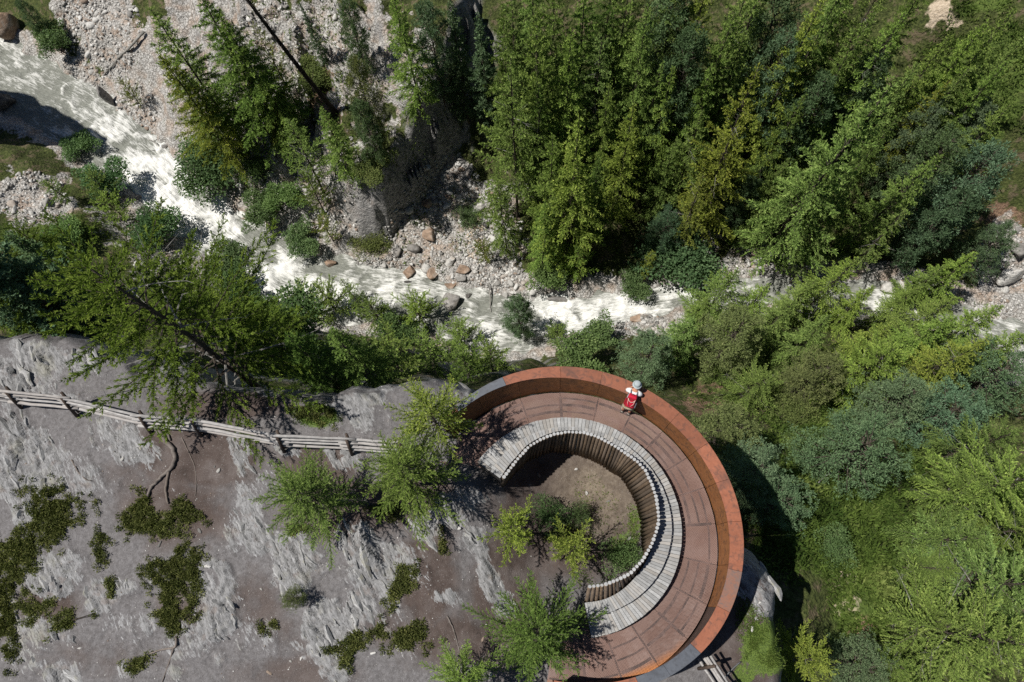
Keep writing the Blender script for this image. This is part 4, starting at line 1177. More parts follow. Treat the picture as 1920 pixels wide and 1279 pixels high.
T('larch_b', 1600, 110, 14, 'dark', 1.0, 'dark larch behind the left shoulder of the largest larch')
T('pine_b', 1760, 200, 10, 'green', 1.0, 'green stone pine below the larch under the sandy clearing')
T('larch_b', 1150, 150, 14, 'green', 1.0, 'larch directly under the bright clearing')
T('larch_c', 1330, 210, 14, 'green', 1.0, 'green larch on the left flank of the olive brown larch')
T('larch_b', 1380, 250, 13, 'olive', 1.0, 'olive larch merged with the left side of the large olive brown larch')
T('larch_b', 1690, 215, 13, 'dark', 1.0, 'shaded larch under the right edge of the largest larch')
T('larch_b', 1480, 300, 12, 'green', 1.0, 'larch in front of the dark stone pine, above the bank')
T('larch_c', 1610, 330, 13, 'green', 1.1, 'green larch low on the right flank of the largest larch')

T('larch_a', 1015, 20, 19, 'green', 1.0, 'tall larch at the upper border above the cliff shadow')
T('larch_b', 1075, 40, 17, 'bright', 1.1, 'light green larch at the upper border, second right of the cliff')
T('larch_thin', 1135, 60, 14, 'pale', 1.3, 'pale thin larch beside the small bright clearing')
T('larch_b', 1230, 10, 16, 'green', 1.1, 'green larch at the upper border right of the bright clearing')
T('pine_a', 1310, 40, 14, 'dark', 1.0, 'dark stone pine at the upper border over the bright green larch')
T('larch_a', 1385, 10, 17, 'green', 1.0, 'green larch at the upper border behind the olive brown larch')
T('larch_b', 1345, 120, 14, 'bright', 1.0, 'light larch squeezed between bright green and olive brown larches')
T('pine_b', 1480, 60, 13, 'blue', 1.0, 'blue green stone pine behind the top of the olive brown larch')
T('larch_a', 1545, 5, 17, 'yellow', 1.0, 'yellowish larch at the upper border over the dark stone pine')
T('larch_b', 1625, 30, 15, 'green', 1.1, 'larch at the upper border just behind the largest larch')
T('larch_c', 1700, 20, 15, 'bright', 1.1, 'light green larch left of the sandy clearing')
T('larch_b', 1730, 120, 12, 'green', 1.2, 'larch directly below the sandy clearing')
T('pine_a', 1660, 90, 11, 'dark', 1.1, 'small dark pine between two light larches near the sandy clearing')
T('larch_a', 1850, 40, 13, 'bright', 1.2, 'light larch right of the sandy clearing')
T('larch_b', 1905, 20, 13, 'green', 1.2, 'larch in the upper right corner')
T('larch_c', 1830, 130, 12, 'pale', 1.2, 'pale larch on the grassy patch below the upper right corner')
T('larch_b', 1130, 300, 13, 'dark', 1.1, 'dark larch in the gap behind the broad yellow green larch')
T('larch_b', 1265, 260, 11, 'green', 1.1, 'smaller larch in front of the bright green larch')
T('larch_c', 1010, 150, 15, 'dark', 1.1, 'shaded larch behind the tall larch at the forest edge')
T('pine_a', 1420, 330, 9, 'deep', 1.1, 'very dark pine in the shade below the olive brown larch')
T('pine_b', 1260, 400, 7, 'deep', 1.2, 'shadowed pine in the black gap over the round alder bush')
T('larch_thin', 1700, 400, 10, 'green', 1.5, 'light larch on the bank left of the lower white rocks')
T('larch_b', 1500, 180, 13, 'dark', 1.0, 'shaded larch wedged behind the olive brown larch on its right')
T('larch_c', 1580, 260, 11, 'green', 1.1, 'larch hidden beneath the left edge of the largest larch')
T('larch_b', 940, 330, 12, 'green', 1.0, 'short larch below the tall larch at the forest edge')
T('larch_b', 1020, 380, 11, 'bright', 1.1, 'light larch above the rocky bank, left foot of the broad larch')
T('alder_a', 1030, 500, 3.2, 'bright', 1.2, 'light green bush on the rocky bank under the broad larch')
T('larch_young', 1085, 470, 5, 'bright', 1.3, 'small larch at the water edge under the broad larch')
T('alder_b', 1272, 470, 4.2, 'blue', 1.15, 'big round blue green alder bush hanging over the river')
T('alder_a', 1195, 520, 3, 'green', 1.0, 'small dark bush on the bank left of the round alder bush')
T('larch_thin', 1225, 470, 5, 'olive', 1.6, 'brownish twiggy bush behind the round alder bush')
T('larch_b', 1790, 60, 12, 'green', 1.2, 'green larch touching the right side of the sandy clearing')
T('larch_a', 1900, 110, 12, 'bright', 1.1, 'light larch at the right border below the corner')
T('pine_a', 1860, 190, 9, 'green', 1.1, 'green pine between the pale larch and the blue green pine')
T('larch_b', 1930, 60, 12, 'green', 1.2, 'larch half cut by the right border near the corner')
T('larch_c', 1780, 150, 11, 'olive', 1.1, 'olive larch over the reddish earth patch')
T('larch_b', 460, 130, 9, 'olive', 1.3, 'ragged larch on the pale rock right of the dark clump')
T('alder_a', 585, 130, 2.6, 'olive', 1.3, 'olive shrub on the brown earth beside the leaning trunk')
T('alder_a', 700, 300, 2.6, 'olive', 1.2, 'brown olive shrub on the cliff top below the slender larch')
T('alder_a', 560, 440, 2.8, 'green', 1.2, 'green bush right at the water below the sparse larch')
T('larch_b', 1000, -90, 16, 'green', 1.1, 'larch top missing beyond the upper border, nearest the cliff shadow')
T('larch_a', 1160, -100, 16, 'dark', 1.1, 'dark larch cut by the upper border behind the bright clearing')
T('larch_c', 1300, -110, 16, 'green', 1.1, 'ragged larch cut by the upper border behind the dark pine')
T('larch_b', 1470, -110, 15, 'green', 1.1, 'larch cut by the upper border between two dark pines')
T('larch_a', 1640, -110, 15, 'green', 1.1, 'larch cut by the upper border well behind the largest larch')
T('larch_b', 1760, -60, 13, 'dark', 1.1, 'dark larch on the upper border over the sandy clearing')
# dark trees over the cliff
T('spruce', 845, -10, 13, 'dark', 1.2, 'dark spruce on the rim directly above the undercut cliff')
T('spruce', 900, 15, 14, 'deep', 1.2, 'nearly black spruce in the shade right of the cliff rim')
T('pine_a', 800, 5, 10, 'dark', 1.1, 'dark stone pine at the upper border left of the cliff rim')
T('larch_b', 945, 5, 15, 'dark', 1.0, 'dark larch at the upper border over the cliff shadow')
T('larch_b', 970, -40, 17, 'green', 1.0, 'larch cut by the upper border over the black cliff shadow')
T('larch_b', 735, -25, 12, 'bright', 1.3, 'slender light green larch standing on the cliff top')
T('pine_a', 640, -5, 8, 'dark', 1.0, 'dark pine at the upper border over the brown earth')
T('spruce', 562, -2, 6.5, 'dark', .9, 'little dark spruce right of the long leaning trunk')
# the rocky slope on the left
T('larch_b', 285, 10, 16, 'green', 1.5, 'tall shaggy larch right of the white talus, upper border')
T('larch_b', 375, -15, 16, 'dark', 1.6, 'dark dense larch in the clump above the rapids')
T('larch_a', 300, 95, 14, 'olive', 1.4, 'olive larch with a bare trunk foot, left of the dark clump')
T('larch_b', 420, 15, 14, 'green', 1.4, 'larch on the right side of the dark clump')
T('larch_thin', 345, 140, 11, 'green', 1.6, 'thin larch showing its dark trunk over the river bush')
T('larch_thin', 533, 222, 10, 'green', 1.7, 'sparse larch on the bare scree above the river bend')
T('larch_b', 600, 200, 9, 'green', 1.4, 'small larch beside the foot of the long leaning trunk')
T('pine_a', 655, 112, 10, 'olive', .85, 'dark olive stone pine on the edge of the cliff top')
T('pine_a', 672, 185, 8, 'dark', 1.0, 'stone pine with dead trunk at the brink above the cliff')
T('larch_thin', 480, 40, 11, 'olive', 1.0, 'scraggy larch on the scree left of the long leaning trunk')
T('alder_b', 375, 300, 3.5, 'green', 1.25, 'wide bush at the water edge below the dark clump')
T('alder_a', 480, 385, 3.4, 'green', 1.1, 'alder bush on the bank right of the wide river bush')
T('alder_a', 530, 360, 3, 'bright', 1.1, 'bright bush under the sparse larch on the scree')
T('larch_young', 570, 330, 6, 'green', 1.1, 'young larch in front of the sparse larch')
T('larch_young', 600, 410, 4, 'olive', 1.2, 'stunted larch on the rocky river brink')
T('alder_c', 460, 310, 1.8, 'bright', 1.4, 'yellowish low bush on the scree above the rapids')
T('alder_a', 85, 60, 3.6, 'green', 1.0, 'green bush in the upper left corner beside the talus')
T('larch_young', 225, 150, 3.5, 'olive', 1.2, 'small larch on the talus above the grey slab boulder')
T('pine_a', 30, 0, 5, 'dark', 1.2, 'dark pine in the upper left corner')
T('alder_c', 870, 400, 2, 'green', 1.0, 'small bush in the middle of the talus below the cliff')
T('spruce', 862, 385, 3.6, 'green', 1.0, 'small slim conifer standing alone on the talus')
T('larch_young', 905, 450, 4, 'olive', 1.1, 'scraggy young larch on the lower talus near the river')
T('alder_c', 690, 460, 1.7, 'olive', 1.6, 'low olive bush at the foot of the dark cliff')
# near bank, left; dusky and deep crown tints stand in for its shade
T('alder_a', 140, 262, 3.2, 'blue', 1.0, 'blue green alder alone on the shaded left bank')
T('alder_a', 180, 322, 4, 'blue', 1.0, 'tall alder in the thicket beside the rapids', NEARB)
T('larch_young', 165, 330, 6, 'green', 1.3, 'larch in the middle of the left bank thicket', NEARB)
T('larch_young', 190, 370, 6, 'bright', 1.3, 'light larch at the lower end of the left bank thicket', NEARB)
T('alder_b', 278, 415, 3.6, 'blue', .9, 'round alder leaning over the rapids below the thicket', NEARB)
T('larch_young', 85, 340, 5, 'green', 1.2, 'small larch on the shaded gravel at the left border', NEARB)
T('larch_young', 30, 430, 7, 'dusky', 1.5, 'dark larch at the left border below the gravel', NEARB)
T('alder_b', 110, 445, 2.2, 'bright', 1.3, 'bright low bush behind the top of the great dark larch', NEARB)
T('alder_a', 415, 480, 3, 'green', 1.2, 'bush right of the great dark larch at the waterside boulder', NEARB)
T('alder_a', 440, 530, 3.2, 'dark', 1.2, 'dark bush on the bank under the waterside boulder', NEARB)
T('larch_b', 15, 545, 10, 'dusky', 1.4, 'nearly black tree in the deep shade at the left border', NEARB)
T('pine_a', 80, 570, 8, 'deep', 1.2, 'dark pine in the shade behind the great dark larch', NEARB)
T('spruce', 5, 430, 13, 'deep', 1.5, 'tall black green spruce at the left border above the plateau', NEARB)  # added tree, dark crown and cast shadow blacken the bank
T('spruce', -25, 520, 13, 'deep', 1.5, 'black green spruce at the left border in deepest shade', NEARB)  # second added tree, hides the bright slope behind a dark crown
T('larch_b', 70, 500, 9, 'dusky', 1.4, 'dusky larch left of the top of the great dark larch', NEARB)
# near slope, middle
T('larch_young', 555, 545, 9, 'green', 1.25, 'leftmost green larch of the row along the near river bank', NEARB)
T('larch_young', 600, 540, 9, 'green', 1.2, 'second green larch of the row along the near river bank', NEARB)
T('larch_thin', 645, 520, 9, 'green', 1.1, 'thin spiky larch standing against the white rapids', NEARB)
T('larch_young', 690, 565, 7, 'green', 1.2, 'small larch left of the bright round larch on the near bank', NEARB)
T('larch_young', 772, 560, 8, 'bright', 1.3, 'bright rounded larch by the calm stretch of the river', NEARB)
T('larch_young', 855, 610, 7, 'bright', 1.25, 'light larch in front of the river, left of the slim dark pine', NEARB)
T('pine_a', 972, 560, 9.5, 'blue', .9, 'slim dark stone pine rising over the river behind the platform', NEARB)
T('larch_young', 1045, 615, 6, 'pale', 1.0, 'small thin larch right of the slim dark stone pine', NEARB)
T('larch_young', 915, 655, 6.5, 'green', 1.1, 'small larch touching the grey piece of the parapet', NEARB)
T('alder_b', 520, 620, 3.5, 'dark', 1.2, 'dark bush on the bank below the great dark larch', NEARB)
T('larch_b', 480, 560, 9, 'dark', 1.2, 'dark larch between the great dark larch and the bank row', NEARB)
T('larch_b', 640, 640, 9, 'dark', 1.3, 'shaded larch on the steep slope left of the yellow larch', NEARB)
T('larch_b', 560, 660, 9, 'deep', 1.3, 'black shaded larch just below the plateau brink', NEARB)
T('larch_young', 720, 650, 8, 'green', 1.2, 'green larch below the brink, left of the yellow larch top', NEARB)
T('larch_young', 800, 645, 7, 'green', 1.2, 'green larch below the brink behind the yellow larch', NEARB)
T('larch_young', 870, 670, 6, 'dark', 1.3, 'shaded larch below the left end of the parapet', NEARB)
T('alder_a', 735, 610, 3, 'dark', 1.2, 'dark bush between the bank row and the brink', NEARB)
T('alder_a', 1130, 630, 3, 'green', 1.2, 'green bush on the stony near bank behind the parapet', NEARB)
T('alder_a', 1090, 660, 3.5, 'bright', 1.2, 'light bush peeping over the top of the parapet', NEARB)
# near slope, right of the platform
T('pine_b', 1235, 640, 9, 'green', 1.1, 'stone pine just beyond the parapet beside the hiker', NEARB)
T('larch_b', 1300, 590, 11, 'pale', 1.3, 'pale larch at the left end of the riverside grove', NEARB)
T('larch_c', 1375, 500, 13, 'pale', 1.2, 'pale larch with its top against the river, right of the platform', NEARB)
T('pine_b', 1405, 600, 10, 'olive', 1.15, 'olive stone pine in the middle of the riverside grove', NEARB)
T('larch_wide', 1440, 700, 6, 'green', 1.0, 'drooping larch at the lower edge of the riverside grove', NEARB)
T('larch_b', 1490, 560, 10, 'green', 1.3, 'green larch in front of the small pool of the river', NEARB)
T('larch_c', 1605, 490, 12, 'bright', 1.2, 'light larch leaning right over the river bend', NEARB)
T('larch_b', 1560, 600, 10, 'green', 1.2, 'green larch below the light one leaning over the bend', NEARB)
T('larch_b', 1660, 610, 10, 'yellow', 1.2, 'yellowish larch left of the white rocks at the bend', NEARB)
T('larch_wide', 1680, 655, 8, 'bright', 1.1, 'light spreading larch in the middle of the right slope', NEARB)
T('pine_b', 1560, 680, 8, 'olive', 1.2, 'olive stone pine left of the light spreading larch', NEARB)
T('pine_b', 1720, 730, 8, 'green', 1.2, 'green stone pine right of the light spreading larch', NEARB)
T('larch_b', 1800, 590, 10, 'bright', 1.3, 'light larch right of the white rocks at the bend', NEARB)
T('larch_a', 1840, 480, 11, 'bright', 1.2, 'light green larch on the grass left of the pale outcrop', NEARB)
T('larch_b', 1770, 500, 9, 'green', 1.3, 'larch over the white rocks, upper side of the bend', NEARB)
T('pine_b', 1900, 430, 8, 'dark', 1.2, 'dark round pine at the right border beside the pale outcrop', NEARB)
T('larch_c', 1850, 640, 11, 'yellow', 1.2, 'yellow green larch near the right border above the big thicket', NEARB)
T('pine_round', 1800, 760, 6.5, 'blue', 1.1, 'blue green pine under the yellow green larch', NEARB)
T('pine_round', 1905, 690, 7, 'blue', 1.1, 'blue green pine at the right border beside white stones', NEARB)
T('pine_round', 1640, 830, 6.5, 'blue', 1.1, 'big round blue green stone pine in the open grass', NEARB)
T('pine_b', 1385, 790, 7.5, 'olive', 1.2, 'olive stone pine with dead top close to the parapet', NEARB)
T('pine_b', 1440, 870, 7, 'green', 1.2, 'stone pine half in the shadow of the platform', NEARB)
T('pine_round', 1475, 935, 4.5, 'blue', 1.0, 'small blue green pine at the edge of the platform shadow', NEARB)
T('pine_round', 1390, 915, 4, 'green', .9, 'small pine touching the right edge of the parapet', NEARB)
T('larch_wide', 1910, 815, 7, 'green', 0.85, 'upper large larch of the right border thicket', NEARB)
T('larch_wide_b', 1830, 940, 4.5, 'pale', 0.95, 'light larch stretching left over the grass slope', NEARB)
T('larch_old', 1985, 985, 7, 'green', 0.85, 'great larch in the middle of the right border thicket', NEARB)
T('pine_round', 1830, 1050, 4.5, 'blue', 1.0, 'blue green pine enclosed by the right thicket', NEARB)
T('larch_old', 1930, 1120, 6, 'green', 0.85, 'light larch with bare white twigs in the lower right thicket', NEARB)
T('larch_wide', 1930, 1200, 8, 'green', 1.0, 'large larch in the lower right corner', NEARB)
T('larch_wide_b', 1850, 1255, 4.5, 'green', 0.9, 'larch at the lower border left of the corner', NEARB)
T('larch_wide', 1540, 1240, 4.5, 'yellow', 0.95, 'yellowish larch at the lower border right of the rail stub', NEARB)
T('pine_round', 1640, 1258, 3.5, 'green', 1.1, 'small pine at the lower border beside the yellowish larch', NEARB)
T('larch_wide', 1960, 1090, 8, 'pale', 1.0, 'pale larch cut by the right border, lower thicket', NEARB)
T('larch_wide', 1950, 900, 8, 'bright', 1.0, 'bright larch cut by the right border, upper thicket', NEARB)
T('larch_wide', 1790, 1060, 4.2, 'green', 0.9, 'light larch at the left fringe of the lower right thicket', NEARB)
T('larch_wide_b', 1765, 1165, 3.6, 'green', 0.9, 'small larch at the thicket fringe beside the bare earth', NEARB)
T('alder_c', 1530, 850, 1.6, 'green', 1.2, 'low green shrub in the grass left of the big round pine', NEARB)
T('alder_c', 1480, 780, 1.8, 'olive', 1.2, 'low olive shrub on the slope above the big round pine', NEARB)
T('alder_c', 1560, 1020, 1.2, 'green', 1.2, 'tiny shrub alone on the grass slope', NEARB)
T('larch_c', 1440, 525, 11, 'bright', 1.2, 'light larch hiding the river above the riverside grove', NEARB)
T('larch_b', 1535, 520, 10, 'green', 1.2, 'green larch standing before the river right of the small pool', NEARB)
T('larch_b', 1330, 555, 8, 'green', 1.2, 'small green larch before the narrow white water', NEARB)
T('larch_a', 1730, 540, 9, 'green', 1.2, 'green larch partly hiding the smaller white rock', NEARB)
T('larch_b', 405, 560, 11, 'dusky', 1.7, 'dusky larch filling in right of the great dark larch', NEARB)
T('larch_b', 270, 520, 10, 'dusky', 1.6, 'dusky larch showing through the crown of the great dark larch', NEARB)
T('larch_wide', 1850, 905, 5.5, 'green', 1.0, 'green larch between the upper and middle parts of the right thicket', NEARB)
T('larch_wide', 1840, 1000, 5.5, 'green', 1.0, 'green larch at the inner edge of the right thicket', NEARB)
T('larch_wide', 1850, 1180, 5, 'green', 1.0, 'green larch in the lower thicket above the bottom border', NEARB)
T('larch_wide_b', 1700, 1255, 3.6, 'green', 1.0, 'small green larch at the lower border right of the yellowish larch', NEARB)
T('larch_c', 1790, 560, 10, 'green', 1.3, 'green larch standing over the right hand channel', NEARB)
T('larch_b', 1880, 570, 10, 'bright', 1.3, 'light larch over the channel near the right border', NEARB)
T('larch_b', 1640, 540, 9, 'bright', 1.2, 'light larch hiding the channel left of the bright white rock', NEARB)
T('larch_b', 1930, 620, 10, 'green', 1.3, 'larch cut by the right border beside the channel', NEARB)
# on the plateau and in the pit
UP = 'larches on the plateau'
def TU(kind, u, v, H, tint, wide, label, lean=(0, 0)): return T(kind, u, v, H, tint, wide, label, UP, True, lean=lean)
TU('larch_wide', 538, 915, 4.3, 'green', 0.86, 'rounded green larch alone on the plateau below the rail fence')
TU('larch_wide', 735, 868, 4.3, 'green', 0.92, 'larch next to the entrance of the platform')
TU('larch_wide_b', 795, 758, 4.6, 'yellow', 0.8, 'yellow larch at the end of the rail fence beside the parapet')
TU('larch_young', 962, 985, 3.2, 'yellow', 0.75, 'sparse yellow larch in front of the bench pit')
TU('larch_young', 1072, 1025, 3.2, 'yellow', 0.75, 'bright yellow larch in the middle of the bench pit')
TU('larch_wide', 1005, 1195, 4.2, 'dark', 0.95, 'grey green larch below the lower end of the bench')
TU('larch_wide_b', 850, 1285, 3.6, 'bright', 0.85, 'larch cut by the lower border left of the platform')
_gp = at(462, 712, -3.0); _gh = 7.6 - float(ground(_gp[0], _gp[1]))
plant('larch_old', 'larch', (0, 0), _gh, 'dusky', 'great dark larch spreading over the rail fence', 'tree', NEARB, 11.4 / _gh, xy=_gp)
TU('alder_c', 1165, 1030, .9, 'bright', .8, 'low green bush on the pit floor beside the log wall')
TU('alder_c', 1020, 965, .9, 'dark', .8, 'dark low bush between the two yellow pit larches')
TU('alder_c', 1080, 960, .8, 'green', .6, 'little green bush at the pit centre')
TU('pine_round', 541, 1122, 1.05, 'olive', .75, 'tiny olive pine sapling on the bare plateau')
# ------------------------------------------------------------------ stones, boulders, fallen wood
def ico(sub):
    bm = bmesh.new(); bmesh.ops.create_icosphere(bm, subdivisions=sub, radius=1.0)
    V = np.array([v.co[:] for v in bm.verts]); F_ = np.array([[v.index for v in f.verts] for f in bm.faces]); bm.free(); return V, F_
ICO1, ICO2, ICO3 = ico(1), ico(2), ico(3)
def rock_shape(seed, base, flat=(1, .8, .55), cuts=7, rough=.12):
    """a broken stone: a ball cut by random planes"""
    r = np.random.default_rng(seed); V = base[0].copy()
    V *= 1 + rough * (r.random((len(V), 1)) - .5)
    for _ in range(cuts):
        n = nrm(r.normal(size=3)); d = r.uniform(.35, .8)
        k = V @ n - d; m = k > 0
        V[m] -= n * k[m][:, None] * .94
    return V * np.array(flat), base[1]
def stone_mat(name, attr):
    m = NT(name); t = m.attr('tone') if attr else m.rnd()
    c = m.ramp(t, [(0, (.12, .115, .11)), (.2, (.30, .29, .275)), (.55, (.45, .44, .42)), (.88, (.60, .59, .57)), (.92, (.30, .24, .195)), (1, (.25, .19, .15))])
    n = m.noise(5, 3, .65, m.objc() if not attr else m.geo())
    c = m.mix(1.0, c, m.ramp(n, [(.3, .55), (.7, 1.1)]), 'MULTIPLY')
    return m.done(c, .88, 0, .2)
M_STONE = stone_mat('broken_stone', False); M_STONES = stone_mat('broken_stones', True)
rs = np.random.default_rng(9)
ZONES = [(190, 60, 70, 90, 10), (150, 15, 45, 40, 4), (255, 215, 35, 55, 4), (60, 370, 60, 45, 5), (850, 430, 120, 95, 14), (920, 490, 55, 50, 6), (840, 345, 55, 50, 4), (960, 530, 60, 25, 3), (1160, 612, 110, 20, 4), (1320, 470, 26, 36, 1),
         (1470, 495, 45, 24, 2), (1410, 480, 36, 26, 1), (1680, 560, 70, 32, 3), (1880, 500, 50, 80, 4), (1885, 680, 40, 45, 2), (520, 270, 80, 120, 6), (500, 110, 60, 120, 5), (620, 60, 70, 60, 3), (790, 130, 25, 55, 2), (640, 320, 55, 60, 3), (300, 490, 50, 30, 1.5), (600, 425, 70, 25, 2), (700, 500, 60, 18, 2)]
zw = np.array([z[4] for z in ZONES], float); zw /= zw.sum()
def scatter(n):
    k = rs.choice(len(ZONES), n, p=zw); Z_ = np.array(ZONES)[k]
    a = rs.uniform(0, 6.283, n); r = np.sqrt(rs.uniform(0, 1, n)) * 1.08
    p = hit(Z_[:, 0] + Z_[:, 2] * r * np.cos(a), Z_[:, 1] + Z_[:, 3] * r * np.sin(a), 0, True)
    d, arc, _ = seg_dist(p[:, 0], p[:, 1], RS[::2, :2]); ok = d > np.interp(arc, R_ARC, RS[:, 3]) * .8
    return p[ok]
SM = []
for k in range(6):
    V, F_ = rock_shape(300 + k, ICO2, (1, rs.uniform(.65, .9), rs.uniform(.45, .7)), 9, .1)
    SM.append(new_mesh('stone', V, F_, [M_STONE]))
big = scatter(330)[:290]
for k, p in enumerate(big):
    o = obj('stone', SM[k % 6], SLOPES, p + np.array([0, 0, .05]), (rs.uniform(-.4, .4), rs.uniform(-.4, .4), rs.uniform(0, 6.28)))
    s = .20 + .34 * rs.uniform() ** 2.6; o.scale = (s, s, s)
def stone_field(pts, smin, smax, name, parent, power=2.5, mat=None):
    base = [rock_shape(400 + k, ICO1, (1, .8, .6), 6, .15) for k in range(5)]
    n = len(pts); Vs = []; Fs = []; Ts = []; nv = 0
    for k in range(5):
        m = np.arange(n) % 5 == k; P = pts[m]; c = len(P)
        if not c: continue
        s = (smin + (smax - smin) * rs.uniform(size=c) ** power)[:, None, None]
        a = rs.uniform(0, 6.28, c); ca, sa = np.cos(a), np.sin(a)
        B = base[k][0]
        X = B[None, :, 0] * ca[:, None] - B[None, :, 1] * sa[:, None]; Y = B[None, :, 0] * sa[:, None] + B[None, :, 1] * ca[:, None]
        tl = rs.normal(size=(c, 2)) * .3
        Z = B[None, :, 2] + X * tl[:, :1] + Y * tl[:, 1:]
        V = np.stack([X, Y, np.broadcast_to(Z, X.shape)], -1) * s + P[:, None, :]
        nb_ = len(B)
        F_ = base[k][1][None] + (np.arange(c) * nb_)[:, None, None] + nv
        Vs.append(V.reshape(-1, 3)); Fs.append(F_.reshape(-1, 3)); Ts.append(np.repeat(rs.uniform(size=c), nb_)); nv += c * nb_
    me = new_mesh(name, np.vstack(Vs), np.vstack(Fs), [mat or M_STONES], False, {'tone': np.concatenate(Ts)})
    o = obj(name, me, parent); o['kind'] = 'stuff'; return o
stone_field(scatter(9500), .05, .24, 'scree', SLOPES, 2.0)
# pebbles and chips on the plateau
pu = rs.uniform(0, 1000, 2600); pv = rs.uniform(690, 1279, 2600)
pp = hit(pu, pv); pp = pp[pp[:, 2] > -2.6]
stone_field(pp, .008, .035, 'chips', PLAT, 3.0)
CH = [(820, 885), (785, 842), (388, 1060), (392, 1062), (490, 1105), (545, 1240), (505, 1262), (640, 1210), (410, 882), (403, 875), (120, 1178), (290, 1050), (700, 1225), (565, 1235), (920, 1265), (905, 1200), (745, 1215), (860, 990), (300, 1020), (375, 995), (230, 860), (150, 1215), (1010, 890), (1100, 925), (1140, 940), (1180, 1010), (1080, 880), (1425, 1130), (1410, 1180), (1440, 1150), (1590, 900)]
for k, (u, v) in enumerate(CH[:-1]):
    p = hit(u, v)[0]; o = obj('stone', SM[k % 6], PLAT, p + np.array([0, 0, .01]), (0, 0, rs.uniform(0, 6.28))); s = rs.uniform(.04, .09); o.scale = (s * 1.3, s, s * .7)

# blades of schist standing out of the plateau, laid along the strike of the rock
M_BLADE = NT('schist_blade'); _m = M_BLADE
_st = _m.noise(1.0, 4, .7, _m.map(_m.objc(), (4, 22, 8)))
_c = _m.ramp(_st, [(.3, (.10, .098, .096)), (.5, (.20, .20, .20)), (.75, (.40, .40, .405))])
_c = _m.mix(_m.ramp(_m.noise(3, 2, .6, _m.geo()), [(.55, 0), (.7, .5)]), _c, (.21, .20, .13))
_c = _m.mix(1.0, _c, _m.math('ADD', _m.math('MULTIPLY', _m.rnd(), .6), .7), 'MULTIPLY')
M_BLADE = _m.done(_c, .85, 0, .25)
def blade_shape(seed):
    r = np.random.default_rng(seed); n = 6; V = []
    xs = np.linspace(-.5, .5, n)
    for i, x in enumerate(xs):
        e = 1 - abs(2 * x) ** 2.2
        w = .10 * (.25 + .75 * e) * r.uniform(.7, 1.2); h = (.25 + .75 * e) * r.uniform(.7, 1.1); o_ = r.normal() * .02
        V += [(x, o_ - w, -.6), (x, o_ + w, -.6), (x + r.normal() * .02, o_ + w * .55, h * .8), (x + r.normal() * .02, o_ - w * .45, h)]
    F_ = [(0, 1, 2, 3)[::-1], tuple(4 * (n - 1) + k for k in range(4))]
    for i in range(n - 1):
        for k in range(4): F_.append((i * 4 + k, (i) * 4 + (k + 1) % 4, (i + 1) * 4 + (k + 1) % 4, (i + 1) * 4 + k))
    me = new_mesh('rock_blade', np.array(V), F_, [M_BLADE])
    bm = bmesh.new(); bm.from_mesh(me); bmesh.ops.recalc_face_normals(bm, faces=bm.faces); bm.to_mesh(me); bm.free()
    return me
BL = [blade_shape(700 + k) for k in range(6)]
_R = [q for q in ROCKS if q[5] >= .55]; _w = np.array([q[2] * q[3] * q[5] for q in _R]); _w /= _w.sum()
nbl = 0
while nbl < 190:
    q = _R[rs.choice(len(_R), p=_w)]; a = math.radians(q[4]); rr = math.sqrt(rs.uniform()); th = rs.uniform(0, 6.283)
    x, y = q[2] * rr * math.cos(th), q[3] * rr * math.sin(th)
    p = hit(q[0] + x * math.cos(a) - y * math.sin(a), q[1] + x * math.sin(a) + y * math.cos(a))[0]
    if p[2] < -2.4: continue
    if float(rock_mask(p[None, 0], p[None, 1], p[None, 2])[0]) < .3: continue
    o = obj('rock_blade', BL[nbl % 6], PLAT, p + np.array([0, 0, -.015]), (rs.normal() * .15 + .5, rs.normal() * .12, math.radians(-58) + rs.normal() * .22))
    L = .25 + .75 * rs.uniform() ** 2; o.scale = (L, L * rs.uniform(.7, 1.5), 0.04 + .07 * rs.uniform())
    nbl += 1

def rockmat(name, a, b, c_):
    m = NT(name); o = m.objc()
    n = m.noise(1.6, 5, .65, o); st = m.noise(1.0, 5, .7, m.map(o, (2, 2, 7), (.5, .3, 0)))
    c = m.ramp(st, [(.3, a), (.55, b), (.75, tuple(min(1, q * 1.5) for q in b))])
    c = m.mix(m.ramp(n, [(.5, 0), (.68, .7)]), c, c_)
    m.bump(st, .6, .08)
    return m.done(c, .85, 0, .25)
RM = {'grey': rockmat('grey_boulder', (.09, .085, .08), (.22, .21, .20), (.16, .14, .115)), 'brown': rockmat('brown_boulder', (.10, .07, .05), (.25, .175, .125), (.33, .30, .27)),
      'orange': rockmat('orange_boulder', (.14, .098, .072), (.29, .21, .155), (.36, .33, .30)), 'white': rockmat('white_rock', (.22, .21, .20), (.46, .45, .43), (.33, .26, .20)), 'dark': rockmat('wet_dark_boulder', (.035, .033, .03), (.10, .095, .09), (.17, .16, .15))}
def boulder(u, v, size, rot, colr, seed, label, name='boulder', sink=.25, cuts=11):
    p = hit(u, v, 0, True)[0]
    d, arc, _ = seg_dist(p[None, 0], p[None, 1], RS[::2, :2])
    zr = float(np.interp(arc, R_ARC, RS[:, 2])[0]); p[2] = max(p[2], zr - .1)
    V, F_ = rock_shape(seed, ICO3, (1, 1, 1), cuts, .05)
    V = V * np.array(size) * .5
    V += nrm(V) * ((fbm(V[:, 0] * 3 + seed, V[:, 1] * 3 + V[:, 2] * 2, seed, 3) - .5) * .12 * min(size))[:, None]
    me = new_mesh(name, V, F_, [RM[colr]])
    o = obj(name, me, None, (p[0], p[1], p[2] + size[2] * (.5 - sink)), (rs.uniform(-.12, .12), rs.uniform(-.12, .12), rot))
    tag(o, label, 'rock', 'boulders along the river')
